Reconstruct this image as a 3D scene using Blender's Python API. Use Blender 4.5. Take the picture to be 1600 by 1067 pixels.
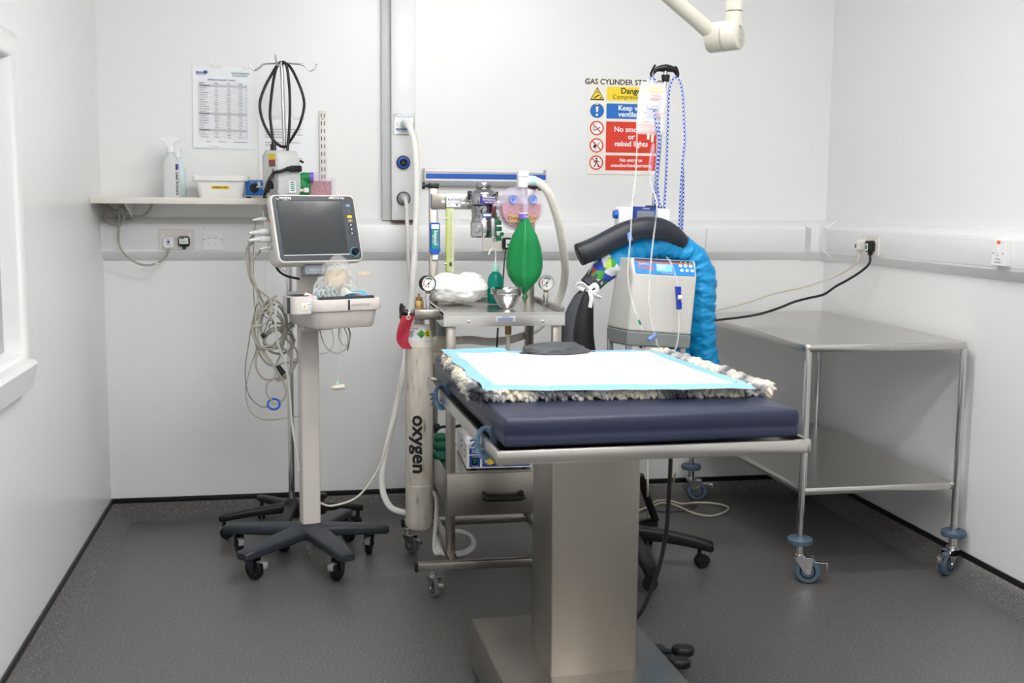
import bpy, bmesh, math, random
from mathutils import Vector, Matrix, noise
random.seed(7)
for o in list(bpy.data.objects): bpy.data.objects.remove(o)
SC = bpy.context.scene
COL = SC.collection
R = math.radians
V = Vector

# ------------------------------------------------------------------ camera, world, exposure
FPX, YAW, PITCH, ROLL, CAMZ = 1799.8, 0.1847, 0.1214, 0.0087, 1.42
CAM = V((0, 0, CAMZ))
cF = V((math.sin(YAW)*math.cos(PITCH), math.cos(YAW)*math.cos(PITCH), -math.sin(PITCH)))
r0 = V((math.cos(YAW), -math.sin(YAW), 0)); u0 = r0.cross(cF)
cR = r0*math.cos(ROLL) + u0*math.sin(ROLL)
cU = u0*math.cos(ROLL) - r0*math.sin(ROLL)
cam_data = bpy.data.cameras.new('camera')
cam = bpy.data.objects.new('camera', cam_data); COL.objects.link(cam)
cam.matrix_world = Matrix(((cR.x, cU.x, -cF.x, CAM.x), (cR.y, cU.y, -cF.y, CAM.y), (cR.z, cU.z, -cF.z, CAM.z), (0, 0, 0, 1)))
cam_data.sensor_width = 36; cam_data.lens = FPX/1600*36
cam_data.clip_start = 0.05; cam_data.clip_end = 60
cam_data.dof.use_dof = True; cam_data.dof.focus_distance = 4.55; cam_data.dof.aperture_fstop = 3.5
SC.camera = cam
w = bpy.data.worlds.new('world'); SC.world = w; w.use_nodes = True
w.node_tree.nodes['Background'].inputs[0].default_value = (0.80, 0.87, 0.95, 1)
w.node_tree.nodes['Background'].inputs[1].default_value = 1.0
SC.view_settings.view_transform = 'Standard'; SC.view_settings.look = 'None'
SC.view_settings.gamma = 1; SC.view_settings.use_curve_mapping = False
SC.view_settings.exposure = 0.6
SC.cycles.max_bounces = 14; SC.cycles.diffuse_bounces = 8; SC.cycles.transparent_max_bounces = 24
PANEL_W = 18.0
PANEL_COL = (1.0, 0.985, 0.965)
PANELS = [(0.85, 3.45), (0.85, 2.1), (0.85, 0.8), (0.85, -0.5)]

# ------------------------------------------------------------------ where a point of the photograph lies in the room
def ray(x, y): return cF + cR*((x-800)/FPX) - cU*((y-533.5)/FPX)
def P(x, y, Y): r = ray(x, y); return CAM + r*(Y/r.y)
def PZ(x, y, z): r = ray(x, y); return CAM + r*((z-CAMZ)/r.z)
def PX(x, y, X): r = ray(x, y); return CAM + r*(X/r.x)
def PP(*pts): return [P(*p) for p in pts]

# ------------------------------------------------------------------ materials
def lin(c): return c/12.92 if c <= .04045 else ((c+.055)/1.055)**2.4
def rgb(h):
    h = h.lstrip('#'); return tuple(lin(int(h[i:i+2], 16)/255) for i in (0, 2, 4))
_m = {}
def mat(name, col, rough=.5, metal=0., var=.04, scale=30., bump=0., bscale=200., trans=0., ior=1.45, alpha=1., emis=0., emcol=None, sheen=0., coat=0., spec=.5, stretch=None, sss=0.):
    if name in _m: return _m[name]
    m = bpy.data.materials.new(name); m.use_nodes = True; nt = m.node_tree; b = nt.nodes['Principled BSDF']
    c = rgb(col) if isinstance(col, str) else col
    tc = nt.nodes.new('ShaderNodeTexCoord'); mp = nt.nodes.new('ShaderNodeMapping'); nt.links.new(tc.outputs['Object'], mp.inputs[0])
    if stretch: mp.inputs['Scale'].default_value = stretch
    nz = nt.nodes.new('ShaderNodeTexNoise'); nz.inputs['Scale'].default_value = scale; nz.inputs['Detail'].default_value = 4
    nt.links.new(mp.outputs[0], nz.inputs['Vector'])
    rp = nt.nodes.new('ShaderNodeValToRGB')
    rp.color_ramp.elements[0].position = .15; rp.color_ramp.elements[1].position = .85
    rp.color_ramp.elements[0].color = tuple(x*(1-var) for x in c)+(1,)
    rp.color_ramp.elements[1].color = tuple(min(1, x*(1+var)) for x in c)+(1,)
    nt.links.new(nz.outputs['Fac'], rp.inputs[0]); nt.links.new(rp.outputs[0], b.inputs['Base Color'])
    mr = nt.nodes.new('ShaderNodeMapRange'); mr.inputs['To Min'].default_value = max(0, rough-.04); mr.inputs['To Max'].default_value = min(1, rough+.04)
    nt.links.new(nz.outputs['Fac'], mr.inputs[0]); nt.links.new(mr.outputs[0], b.inputs['Roughness'])
    b.inputs['Metallic'].default_value = metal; b.inputs['IOR'].default_value = ior
    b.inputs['Transmission Weight'].default_value = trans; b.inputs['Alpha'].default_value = alpha
    b.inputs['Sheen Weight'].default_value = sheen; b.inputs['Coat Weight'].default_value = coat
    b.inputs['Specular IOR Level'].default_value = spec
    if sss: b.inputs['Subsurface Weight'].default_value = sss; b.inputs['Subsurface Radius'].default_value = (.01, .01, .01)
    if emis:
        b.inputs['Emission Color'].default_value = tuple(emcol or c)+(1,); b.inputs['Emission Strength'].default_value = emis
    if bump:
        n2 = nt.nodes.new('ShaderNodeTexNoise'); n2.inputs['Scale'].default_value = bscale; n2.inputs['Detail'].default_value = 3
        nt.links.new(mp.outputs[0], n2.inputs['Vector'])
        bp = nt.nodes.new('ShaderNodeBump'); bp.inputs['Strength'].default_value = bump; bp.inputs['Distance'].default_value = .002
        nt.links.new(n2.outputs['Fac'], bp.inputs['Height']); nt.links.new(bp.outputs[0], b.inputs['Normal'])
    _m[name] = m; return m
def ramp_mat(name, tex, scale, stops, rough=.6, uv=False, const=False, bump=0., detail=3, stretch=None, **kw):
    m = mat(name, (.5, .5, .5), rough, **kw); nt = m.node_tree; b = nt.nodes['Principled BSDF']
    tc = nt.nodes['Texture Coordinate']; mp = nt.nodes.new('ShaderNodeMapping')
    if stretch: mp.inputs['Scale'].default_value = stretch
    nt.links.new(tc.outputs['UV' if uv else 'Object'], mp.inputs[0])
    t = nt.nodes.new({'noise': 'ShaderNodeTexNoise', 'voronoi': 'ShaderNodeTexVoronoi', 'checker': 'ShaderNodeTexChecker'}[tex])
    t.inputs['Scale'].default_value = scale; nt.links.new(mp.outputs[0], t.inputs['Vector'])
    if tex == 'noise': t.inputs['Detail'].default_value = detail
    rp = nt.nodes.new('ShaderNodeValToRGB'); cr = rp.color_ramp
    if const: cr.interpolation = 'CONSTANT'
    while len(cr.elements) < len(stops): cr.elements.new(.5)
    for e, (p, c) in zip(cr.elements, stops): e.position = p; e.color = rgb(c)+(1,)
    src = t.outputs['Fac'] if tex != 'voronoi' else t.outputs['Distance']
    if tex == 'voronoi' and kw.get('scale') is None and const:
        sp = nt.nodes.new('ShaderNodeSeparateColor'); nt.links.new(t.outputs['Color'], sp.inputs[0]); src = sp.outputs[0]
    nt.links.new(src, rp.inputs[0]); nt.links.new(rp.outputs[0], b.inputs['Base Color'])
    if bump:
        bp = nt.nodes.new('ShaderNodeBump'); bp.inputs['Strength'].default_value = bump; bp.inputs['Distance'].default_value = .003
        nt.links.new(src, bp.inputs['Height']); nt.links.new(bp.outputs[0], b.inputs['Normal'])
    return m

m_wall = mat('white_wall_cladding', '#eaebeb', .30, var=.004, scale=3, bump=.02, bscale=5, spec=.4)
m_ceil = mat('ceiling_white', '#f0f0ef', .8, var=.01)
m_floor = ramp_mat('speckled_grey_vinyl', 'noise', 150, [(.27, '#33312f'), (.40, '#595756'), (.60, '#646261'), (.74, '#918e8a')], rough=.36, detail=2, bump=.05)
m_black_trim = mat('black_cap_strip', '#141416', .4)
m_trunk = mat('trunking_white_plastic', '#eaebec', .3, var=.01)
m_white = mat('white_plastic', '#ececec', .32, var=.015)
m_offw = mat('cream_white_plastic', '#dedbd6', .38, var=.015)
m_trol = mat('warm_grey_white_plastic', '#d6cfcb', .4, var=.015)
m_cream = mat('cream_plastic', '#d9d3c2', .42, var=.03)
m_alu = mat('brushed_aluminium', '#b9babc', .32, metal=1, var=.03)
m_steel = mat('brushed_steel', '#a8a29a', .30, metal=1, var=.05, scale=10, stretch=(1, 1, 30), bump=.06, bscale=40)
m_steelh = mat('satin_steel_sheet', '#c8c5c0', .24, metal=1, var=.05, scale=6, stretch=(1, 12, 1), bump=.03, bscale=20)
m_chrome = mat('polished_chrome', '#d5d5d6', .1, metal=1, var=.02)
m_chromed = mat('dull_chrome', '#b2b2b5', .16, metal=1, var=.03)
m_brass = mat('worn_brass', '#a58a5c', .35, metal=1, var=.15)
m_black = mat('black_plastic', '#161618', .42)
m_blackg = mat('black_gloss', '#0d0d10', .2)
m_dkgrey = mat('dark_slate_plastic', '#2b3138', .42)
m_bezel = mat('bezel_slate', '#3c4149', .35)
m_screen = mat('switched_off_screen', '#3a3d3f', .12, var=.03, spec=.8)
m_grey = mat('mid_grey_plastic', '#8b8f91', .45)
m_lgrey = mat('light_grey_plastic', '#c6c8c8', .4)
m_cable = mat('beige_grey_cable', '#a8a498', .45)
m_cablew = mat('white_cable', '#d8d7d2', .4)
m_cablec = mat('cream_cable', '#cfc7b2', .45)
m_rubber = mat('black_rubber', '#0e0e0f', .6)
m_tyre = mat('grey_tyre', '#6d6f70', .6)
m_bluegrey = mat('blue_grey_rubber', '#4d6273', .5)
m_bluehub = mat('slate_blue_hub', '#56678c', .45)
m_blue = mat('royal_blue_plastic', '#1456b8', .35)
m_blue2 = mat('panel_blue', '#1d3f93', .4)
m_cyan = mat('pale_cyan_plastic', '#b5dfe2', .3)
m_hose = mat('translucent_white_hose', '#f3f2ee', .4, sss=.15)
m_hosec = mat('cream_breathing_hose', '#ece8dc', .45, sss=.15)
m_clear = mat('clear_plastic', '#ffffff', .06, trans=1, ior=1.25, var=0)
m_film = mat('clear_film', '#f4f4f4', .12, alpha=.22, var=.02, spec=.8)
m_bagfilm = mat('crumpled_bag_film', '#efeeec', .15, alpha=.30, var=.05, spec=.9)
m_line = mat('clear_tubing', '#eef0f0', .15, alpha=.3, spec=.8)
m_green = mat('green_rubber', '#0a7f43', .42, var=.06, scale=8, bump=.10, bscale=30)
m_greend = mat('green_plastic', '#0d7a4c', .4)
m_teal = mat('teal_translucent', '#0fa08c', .15, trans=.55, ior=1.3, var=.03)
m_purple = mat('violet_plastic', '#7a5bc4', .4)
m_purpled = mat('purple_label', '#46348a', .45)
m_yellow = mat('yellow_plastic', '#f0cf1a', .4)
m_orange = mat('orange_plastic', '#e8562a', .4)
m_red = mat('red_plastic', '#d8352a', .4)
m_redtag = mat('red_vinyl_tag', '#a8283a', .5, var=.1, bump=.1)
m_pink = ramp_mat('pink_granules', 'voronoi', 330, [(0, '#eeb0b0'), (.4, '#d98e90'), (.8, '#8f5054')], rough=.8, bump=.9)
m_paper = mat('white_paper', '#eef0f4', .7, var=.01)
m_ink = mat('grey_ink', '#9a9ca3', .8)
m_inkd = mat('dark_ink', '#2c2d30', .8)
m_inkb = mat('blue_ink', '#4a6aa8', .8)
m_band = mat('grey_table_band', '#c9cad2', .8)
m_white_ink = mat('white_print', '#f6f6f6', .6)
m_signw = mat('sign_cream', '#efece3', .4, var=.01)
m_signy = mat('sign_yellow', '#f6d928', .4, var=.01)
m_signb = mat('sign_blue', '#0e6cc4', .4, var=.01)
m_signr = mat('sign_red', '#e03a22', .4, var=.01)
m_cyl = ramp_mat('worn_white_paint', 'noise', 60, [(.30, '#8f877c'), (.37, '#c3bbaf'), (.55, '#d2cbc0'), (.75, '#c4bbae')], rough=.45, detail=6, stretch=(1, 1, .16))
m_cylw = mat('clean_white_paint', '#e2ded6', .4, var=.03)
m_navy = mat('navy_vinyl', '#242a42', .38, var=.05, scale=12, bump=.08, bscale=45)
m_fleece = ramp_mat('mottled_fleece', 'noise', 9, [(.30, '#26272c'), (.42, '#8b8c90'), (.50, '#b9b7b2'), (.60, '#e2d8c2'), (.75, '#cfccc6')], rough=.95, detail=2)
m_pad = mat('white_pad_tissue', '#e6e8ea', .75, var=.01, bump=.12, bscale=120)
m_padb = mat('pale_blue_pad_film', '#86bfdc', .4, var=.04)
m_sand = mat('grey_sandbag_vinyl', '#4d4f53', .55, var=.12, scale=40)
m_fab_black = mat('black_nylon', '#15171d', .5, var=.1, bump=.15, bscale=60)
m_fab_slate = mat('slate_padded_nylon', '#272b35', .45, var=.08, bump=.1, bscale=50)
m_fab_grey = mat('dark_grey_fabric', '#4a4b50', .85, var=.1)
m_fab_blue = mat('bright_blue_ripstop', '#0c8fcb', .38, var=.08, scale=20, bump=.2, bscale=70)
m_map = ramp_mat('world_map_print', 'voronoi', 32, [(0, '#d8dce0'), (.34, '#3f9a3a'), (.5, '#a9c94a'), (.64, '#2c4fa8'), (.80, '#c6514f'), (.9, '#d8dce0')], rough=.6, const=True)
m_rope = ramp_mat('blue_white_rope', 'checker', 1, [(0, '#c3cdec'), (.5, '#14309f')], rough=.8, uv=True, const=True, stretch=(4, 130, 1))
m_cotton = mat('cotton_wool', '#e9e9e8', .95, var=.03, bump=.8, bscale=45, sss=.1)
m_glass = mat('greenish_window_glass', '#e4efe8', .03, trans=1, ior=1.1, var=0)
m_lav = mat('pale_lilac_clear', '#d9d3e6', .08, alpha=.24, var=.02, spec=.6)
m_vblue = mat('blue_valve_plastic', '#7f9fe2', .25, alpha=.6)
m_card = mat('brown_card', '#c39a70', .8)
m_flow = mat('yellow_green_acrylic', '#c9d62e', .2, alpha=.85)
m_flowc = mat('clear_flow_tube', '#e6ecc0', .1, alpha=.45)
m_lens = mat('gauge_face', '#e8ebe8', .3)
m_neon = mat('red_neon', '#e8401a', .3, emis=.6)
m_diff = mat('light_diffuser', '#ffffff', .6, emis=PANEL_W, emcol=PANEL_COL, var=0)
m_lcd = mat('lit_blue_lcd', '#78b9ee', .2, emis=.25)
m_led = mat('green_led', '#39e0a0', .3, emis=1.5)
m_arm = mat('ivory_paint', '#c3bfb2', .35, var=.01)
m_wood = mat('brown_underside', '#6a4a35', .7)
m_ltblue = mat('light_blue_cuff', '#4fb4d8', .5)

# ------------------------------------------------------------------ mesh builder
def frame(o, u, v):
    u = V(u).normalized(); n = u.cross(V(v)).normalized(); v = n.cross(u); o = V(o)
    return Matrix(((u.x, v.x, n.x, o.x), (u.y, v.y, n.y, o.y), (u.z, v.z, n.z, o.z), (0, 0, 0, 1)))
def TR(x, y, z, rz=0): return Matrix.Translation((x, y, z)) @ Matrix.Rotation(rz, 4, 'Z')
def catmull(pts, k):
    if k <= 1 or len(pts) < 3: return [V(p) for p in pts]
    pts = [V(p) for p in pts]; out = []
    for i in range(len(pts)-1):
        p1, p2 = pts[i], pts[i+1]
        p0 = pts[i-1] if i else p1*2-p2
        p3 = pts[i+2] if i+2 < len(pts) else p2*2-p1
        for j in range(k):
            t = j/k
            out.append(.5*((2*p1)+(p2-p0)*t+(2*p0-5*p1+4*p2-p3)*t*t+(3*p1-p0-3*p2+p3)*t**3))
    out.append(pts[-1]); return out
def resample(pts, step):
    L = [0]
    for a, b in zip(pts, pts[1:]): L.append(L[-1]+(b-a).length)
    n = max(2, int(L[-1]/step)); out = []; i = 0
    for k in range(n+1):
        d = L[-1]*k/n
        while i < len(L)-2 and L[i+1] < d: i += 1
        s = L[i+1]-L[i]; out.append(pts[i].lerp(pts[i+1], (d-L[i])/s if s else 0))
    return out
def rrect(w, h, r, n=4, cx=0, cy=0):
    r = min(r, w/2-1e-5, h/2-1e-5); out = []
    for qx, qy, a in ((1, -1, -90), (1, 1, 0), (-1, 1, 90), (-1, -1, 180)):
        for i in range(n+1):
            t = R(a+90*i/n); out.append((cx+qx*(w/2-r)+r*math.cos(t), cy+qy*(h/2-r)+r*math.sin(t)))
    return out
_txt = {}
def text_geo(s, bold):
    k = (s, bold)
    if k in _txt: return _txt[k]
    c = bpy.data.curves.new('t', 'FONT'); c.body = s; c.size = 1; c.resolution_u = 3; c.align_x = 'CENTER'; c.align_y = 'CENTER'
    if bold: c.offset = .022
    o = bpy.data.objects.new('t', c); COL.objects.link(o)
    me = bpy.data.meshes.new_from_object(o.evaluated_get(bpy.context.evaluated_depsgraph_get()))
    g = ([v.co.copy() for v in me.vertices], [tuple(p.vertices) for p in me.polygons])
    bpy.data.objects.remove(o); bpy.data.curves.remove(c); bpy.data.meshes.remove(me)
    _txt[k] = g; return g

WM = {}
class MB:
    def __init__(s, T=None): s.v = []; s.f = []; s.mi = []; s.uv = {}; s.T = T or Matrix.Identity(4)
    def add(s, verts, faces, mi=0, uvs=None):
        b = len(s.v); T = s.T
        s.v += [T @ V(p) for p in verts]
        for k, f in enumerate(faces):
            if uvs: s.uv[len(s.f)] = uvs[k]
            s.f.append(tuple(b+i for i in f)); s.mi.append(mi)
        return s
    def box(s, c, d, bev=0, mi=0, seg=2, rz=0):
        if not bev:
            x, y, z = (t/2 for t in d); Q = Matrix.Rotation(rz, 3, 'Z')
            vs = [V(c)+Q @ V((i*x, j*y, k*z)) for i in (-1, 1) for j in (-1, 1) for k in (-1, 1)]
            return s.add(vs, [(0, 1, 3, 2), (4, 6, 7, 5), (0, 4, 5, 1), (2, 3, 7, 6), (0, 2, 6, 4), (1, 5, 7, 3)], mi)
        bm = bmesh.new(); bmesh.ops.create_cube(bm, size=1)
        for v in bm.verts: v.co = V((v.co.x*d[0], v.co.y*d[1], v.co.z*d[2]))
        bmesh.ops.bevel(bm, geom=list(bm.edges), offset=min(bev, min(d)*.49), segments=seg, profile=.5, affect='EDGES')
        Q = Matrix.Rotation(rz, 3, 'Z'); bm.verts.index_update()
        s.add([V(c)+Q @ v.co for v in bm.verts], [tuple(v.index for v in f.verts) for f in bm.faces], mi); bm.free(); return s
    def box2(s, a, b, bev=0, mi=0): return s.box([(p+q)/2 for p, q in zip(a, b)], [abs(q-p) for p, q in zip(a, b)], bev, mi)
    def loft(s, loops, mi=0, cap0=True, cap1=True, closed=True):
        n = len(loops[0]); vs = [p for l in loops for p in l]; fs = []
        for i in range(len(loops)-1):
            for j in range(n if closed else n-1):
                a, b = i*n+j, i*n+(j+1) % n; fs.append((a, b, b+n, a+n))
        if cap0: fs.append(tuple(reversed(range(n))))
        if cap1: fs.append(tuple(range((len(loops)-1)*n, len(loops)*n)))
        return s.add(vs, fs, mi)
    def prism(s, poly, z0, z1, mi=0, bev=0):
        if not bev: return s.loft([[(x, y, z0) for x, y in poly], [(x, y, z1) for x, y in poly]], mi)
        cx = sum(p[0] for p in poly)/len(poly); cy = sum(p[1] for p in poly)/len(poly)
        ext = max(max(abs(p[0]-cx), abs(p[1]-cy)) for p in poly); k = 1-bev/ext
        sh = lambda z, q: [(cx+(x-cx)*q, cy+(y-cy)*q, z) for x, y in poly]
        return s.loft([sh(z0, k), sh(z0+bev, 1), sh(z1-bev, 1), sh(z1, k)], mi)
    def cyl(s, p0, p1, r, r1=None, n=20, mi=0, cap=True):
        p0, p1 = V(p0), V(p1); r1 = r if r1 is None else r1; d = (p1-p0).normalized()
        a = d.orthogonal().normalized(); b = d.cross(a)
        ring = lambda p, q: [p+(a*math.cos(t)+b*math.sin(t))*q for t in (2*math.pi*i/n for i in range(n))]
        return s.loft([ring(p0, r), ring(p1, r1)], mi, cap, cap)
    def lathe(s, prof, o=(0, 0, 0), ax=(0, 0, 1), n=28, mi=0):
        o = V(o); d = V(ax).normalized(); a = d.orthogonal().normalized(); b = d.cross(a)
        return s.loft([[o+d*z+(a*math.cos(t)+b*math.sin(t))*max(r, 1e-5) for t in (2*math.pi*i/n for i in range(n))] for r, z in prof], mi)
    def sph(s, c, r, n=16, mi=0, fn=None):
        if not hasattr(r, '__len__'): r = (r, r, r)
        loops = []
        for i in range(n+1):
            t = math.pi*i/n; z = -math.cos(t); q = max(math.sin(t), 1e-4); l = []
            for j in range(2*n):
                p = V((q*math.cos(math.pi*j/n), q*math.sin(math.pi*j/n), z))
                k = fn(p) if fn else 1
                l.append(V(c)+V((p.x*r[0], p.y*r[1], p.z*r[2]))*k)
            loops.append(l)
        return s.loft(loops, mi)
    def tube(s, pts, r, n=10, k=6, mi=0, rad=None, step=None, cap=True, flat=1):
        pts = catmull(pts, k)
        if step: pts = resample(pts, step)
        clean = [pts[0]]
        for p in pts[1:]:
            if (p-clean[-1]).length > 1e-5: clean.append(p)
        pts = clean; N = len(pts); L = [0]
        for a, b in zip(pts, pts[1:]): L.append(L[-1]+(b-a).length)
        t0 = (pts[1]-pts[0]).normalized(); a = t0.orthogonal().normalized(); loops = []
        for i, p in enumerate(pts):
            t = (pts[min(i+1, N-1)]-pts[max(i-1, 0)]).normalized()
            a = (a-t*a.dot(t)).normalized(); b = t.cross(a)
            def rr(j, ang): return (rad(L[i]/L[-1], L[i], ang) if rad else r)
            loops.append([p+(a*math.cos(g)+b*math.sin(g)*flat)*rr(j, g) for j, g in ((j, 2*math.pi*j/n) for j in range(n))])
        vs = [q for l in loops for q in l]; fs = []; uv = []
        for i in range(N-1):
            for j in range(n):
                x, y = i*n+j, i*n+(j+1) % n; fs.append((x, y, y+n, x+n))
                uv.append(((j/n, L[i]), ((j+1)/n, L[i]), ((j+1)/n, L[i+1]), (j/n, L[i+1])))
        if cap:
            fs.append(tuple(reversed(range(n)))); uv.append([(0, 0)]*n)
            fs.append(tuple(range((N-1)*n, N*n))); uv.append([(0, L[-1])]*n)
        return s.add(vs, fs, mi, uv)
    def hose(s, pts, r, mi=0, pitch=.008, depth=.12, n=12):
        return s.tube(pts, r, n, 8, mi, rad=lambda f, l, a: r*(1-depth*(.5+.5*math.cos(2*math.pi*l/pitch))), step=pitch/4)
    def grid(s, fn, nu, nv, mi=0, th=0, mfn=None):
        vs = [V(fn(i/nu, j/nv)) for i in range(nu+1) for j in range(nv+1)]; W = nv+1
        for i in range(nu):
            for j in range(nv): pass
        fs = [(i*W+j, (i+1)*W+j, (i+1)*W+j+1, i*W+j+1) for i in range(nu) for j in range(nv)]
        if not th:
            b = len(s.f); s.add(vs, fs, mi)
        else:
            nr = [V((0, 0, 0)) for _ in vs]
            for f in fs:
                n_ = (vs[f[1]]-vs[f[0]]).cross(vs[f[3]]-vs[f[0]])
                for i in f: nr[i] += n_
            b2 = [v-n_.normalized()*th if n_.length else v for v, n_ in zip(vs, nr)]; K = len(vs); b = len(s.f)
            ed = [(0*W+j) for j in range(W)]+[i*W+W-1 for i in range(1, nu+1)]+[nu*W+j for j in range(W-2, -1, -1)]+[i*W for i in range(nu-1, 0, -1)]
            side = [(ed[(q+1) % len(ed)], ed[q], ed[q]+K, ed[(q+1) % len(ed)]+K) for q in range(len(ed))]
            s.add(vs+b2, fs+[tuple(K+i for i in reversed(f)) for f in fs]+side, mi)
        if mfn:
            for q in range(nu*nv):
                m_ = mfn((q//nv+.5)/nu, (q % nv+.5)/nv); s.mi[b+q] = m_
                if th: s.mi[b+nu*nv+q] = m_
        return s
    def quad(s, x0, y0, x1, y1, z=.0004, mi=0): return s.add([(x0, y0, z), (x1, y0, z), (x1, y1, z), (x0, y1, z)], [(0, 1, 2, 3)], mi)
    def poly(s, pts, z=.0004, mi=0): return s.add([(x, y, z) for x, y in pts], [tuple(range(len(pts)))], mi)
    def disc(s, x, y, r, z=.0004, mi=0, n=28): return s.poly([(x+r*math.cos(2*math.pi*i/n), y+r*math.sin(2*math.pi*i/n)) for i in range(n)], z, mi)
    def ring(s, x, y, r, ri, z=.0006, mi=0, n=32):
        c = lambda q: [(x+q*math.cos(2*math.pi*i/n), y+q*math.sin(2*math.pi*i/n), z) for i in range(n)]
        return s.add(c(ri)+c(r), [(i, n+i, n+(i+1) % n, (i+1) % n) for i in range(n)], mi)
    def text(s, t, x, y, size, mi=0, rot=0, z=.0008, bold=False, wx=1, al='C'):
        vs, fs = text_geo(t, bold); c, q = math.cos(rot), math.sin(rot)
        if al == 'L': m0 = min(v.x for v in vs); sh = -m0
        else: sh = 0
        return s.add([(x+((v.x+sh)*wx*c-v.y*q)*size, y+((v.x+sh)*wx*q+v.y*c)*size, z) for v in vs], fs, mi)
    def build(s, name, mats, parent=None, origin=None, ang=38, flip=True):
        if not isinstance(mats, (list, tuple)): mats = [mats]
        vs = s.v
        if parent is None:
            if origin is None:
                lo = V([min(v[i] for v in vs) for i in range(3)]); hi = V([max(v[i] for v in vs) for i in range(3)])
                origin = V(((lo.x+hi.x)/2, (lo.y+hi.y)/2, lo.z))
            vs = [v-origin for v in vs]
        me = bpy.data.meshes.new(name); me.from_pydata([tuple(v) for v in vs], [], s.f)
        for m in mats: me.materials.append(m)
        me.polygons.foreach_set('material_index', s.mi); me.polygons.foreach_set('use_smooth', [True]*len(s.f))
        if s.uv:
            ul = me.uv_layers.new(name='UVMap')
            for p in me.polygons:
                u = s.uv.get(p.index)
                if u:
                    for li, q in zip(p.loop_indices, u): ul.data[li].uv = q
        if flip:
            bm = bmesh.new(); bm.from_mesh(me)
            big = [f for f in bm.faces if any(not e.is_boundary for e in f.edges)]
            closed = [f for f in big]
            bmesh.ops.recalc_face_normals(bm, faces=closed); bm.to_mesh(me); bm.free()
        me.set_sharp_from_angle(angle=R(ang)); me.update()
        o = bpy.data.objects.new(name, me); COL.objects.link(o)
        if parent is not None:
            o.parent = parent; o.matrix_parent_inverse = WM[parent.name].inverted(); WM[o.name] = Matrix.Identity(4)
        else:
            o.location = origin; WM[o.name] = Matrix.Translation(origin)
        return o
def tag(o, label, cat, group=None, kind=None):
    o['label'] = label; o['category'] = cat
    if group: o['group'] = group
    if kind: o['kind'] = kind
    return o
def thing(name, label, cat, loc, group=None):
    o = bpy.data.objects.new(name, None); COL.objects.link(o); o.location = loc; o.empty_display_size = .05
    WM[o.name] = Matrix.Translation(loc); return tag(o, label, cat, group)
def struct(o, label, cat): o['kind'] = 'structure'; o['label'] = label; o['category'] = cat; return o
def dup(root, loc, rz=0, label=None, group=None):
    r = root.copy(); COL.objects.link(r); r.location = loc; r.rotation_euler = (0, 0, rz)
    if label: r['label'] = label
    if group: r['group'] = group
    for ch in list(root.children):
        c = ch.copy(); COL.objects.link(c); c.parent = r
        for g in list(ch.children):
            d = g.copy(); COL.objects.link(d); d.parent = c
    return r
def one(mb, name, mats, label, cat, group=None, **k): return tag(mb.build(name, mats, **k), label, cat, group)
# ------------------------------------------------------------------ the room
XL, XR, YB, YF, ZC = -.83, 2.53, 5.26, -1.6, 2.62
fb = MB(); loops = []
for d, z in ((.10, 0), (.075, .004), (.045, .018), (.020, .040), (.008, .062), (.006, .068)):
    loops.append([(XL+d, YF+d, z), (XR-d, YF+d, z), (XR-d, YB-d, z), (XL+d, YB-d, z)])
fb.loft(loops, cap0=False, cap1=False); fb.add([(XL+.1, YF+.1, 0), (XR-.1, YF+.1, 0), (XR-.1, YB-.1, 0), (XL+.1, YB-.1, 0)], [(0, 1, 2, 3)])
struct(fb.build('floor', m_floor, ang=80), 'speckled grey vinyl floor curving up to the walls', 'floor')
def strip(name, a, b, lbl):
    struct(MB().box2(a, b, .003).build(name, m_black_trim), lbl, 'skirting strip')
strip('baseboard_back', (XL, YB-.009, .062), (XR, YB, .086), 'black cap strip along the foot of the back wall')
strip('baseboard_left', (XL, YF, .062), (XL+.009, YB-.01, .086), 'black cap strip along the foot of the left wall')
strip('baseboard_right', (XR-.009, YF, .062), (XR, YB-.01, .086), 'black cap strip along the foot of the right wall')
struct(MB().box2((XL-.2, YB, -.02), (XR+.1, YB+.1, ZC+.1)).build('wall_back', m_wall), 'white clad back wall', 'wall')
struct(MB().box2((XR, YF-.1, -.02), (XR+.1, YB, ZC+.1)).build('wall_right', m_wall), 'white clad right wall', 'wall')
struct(MB().box2((XL-.2, YF-.1, -.02), (XR, YF, ZC+.1)).build('wall_front', m_wall), 'white wall behind the viewer', 'wall')
struct(MB().box2((XL-.2, YF, ZC), (XR, YB, ZC+.1)).build('ceiling', m_ceil), 'white ceiling', 'ceiling')
WY0, WY1, WZ0, WZ1 = 2.30, 3.70, .945, 1.835
wl = MB()
wl.box2((XL-.2, YF, -.02), (XL, WY0, ZC)); wl.box2((XL-.2, WY1, -.02), (XL, YB, ZC))
wl.box2((XL-.2, WY0, -.02), (XL, WY1, WZ0)); wl.box2((XL-.2, WY0, WZ1), (XL, WY1, ZC))
struct(wl.build('wall_left', m_wall), 'white clad left wall with a window opening', 'wall')
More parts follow.
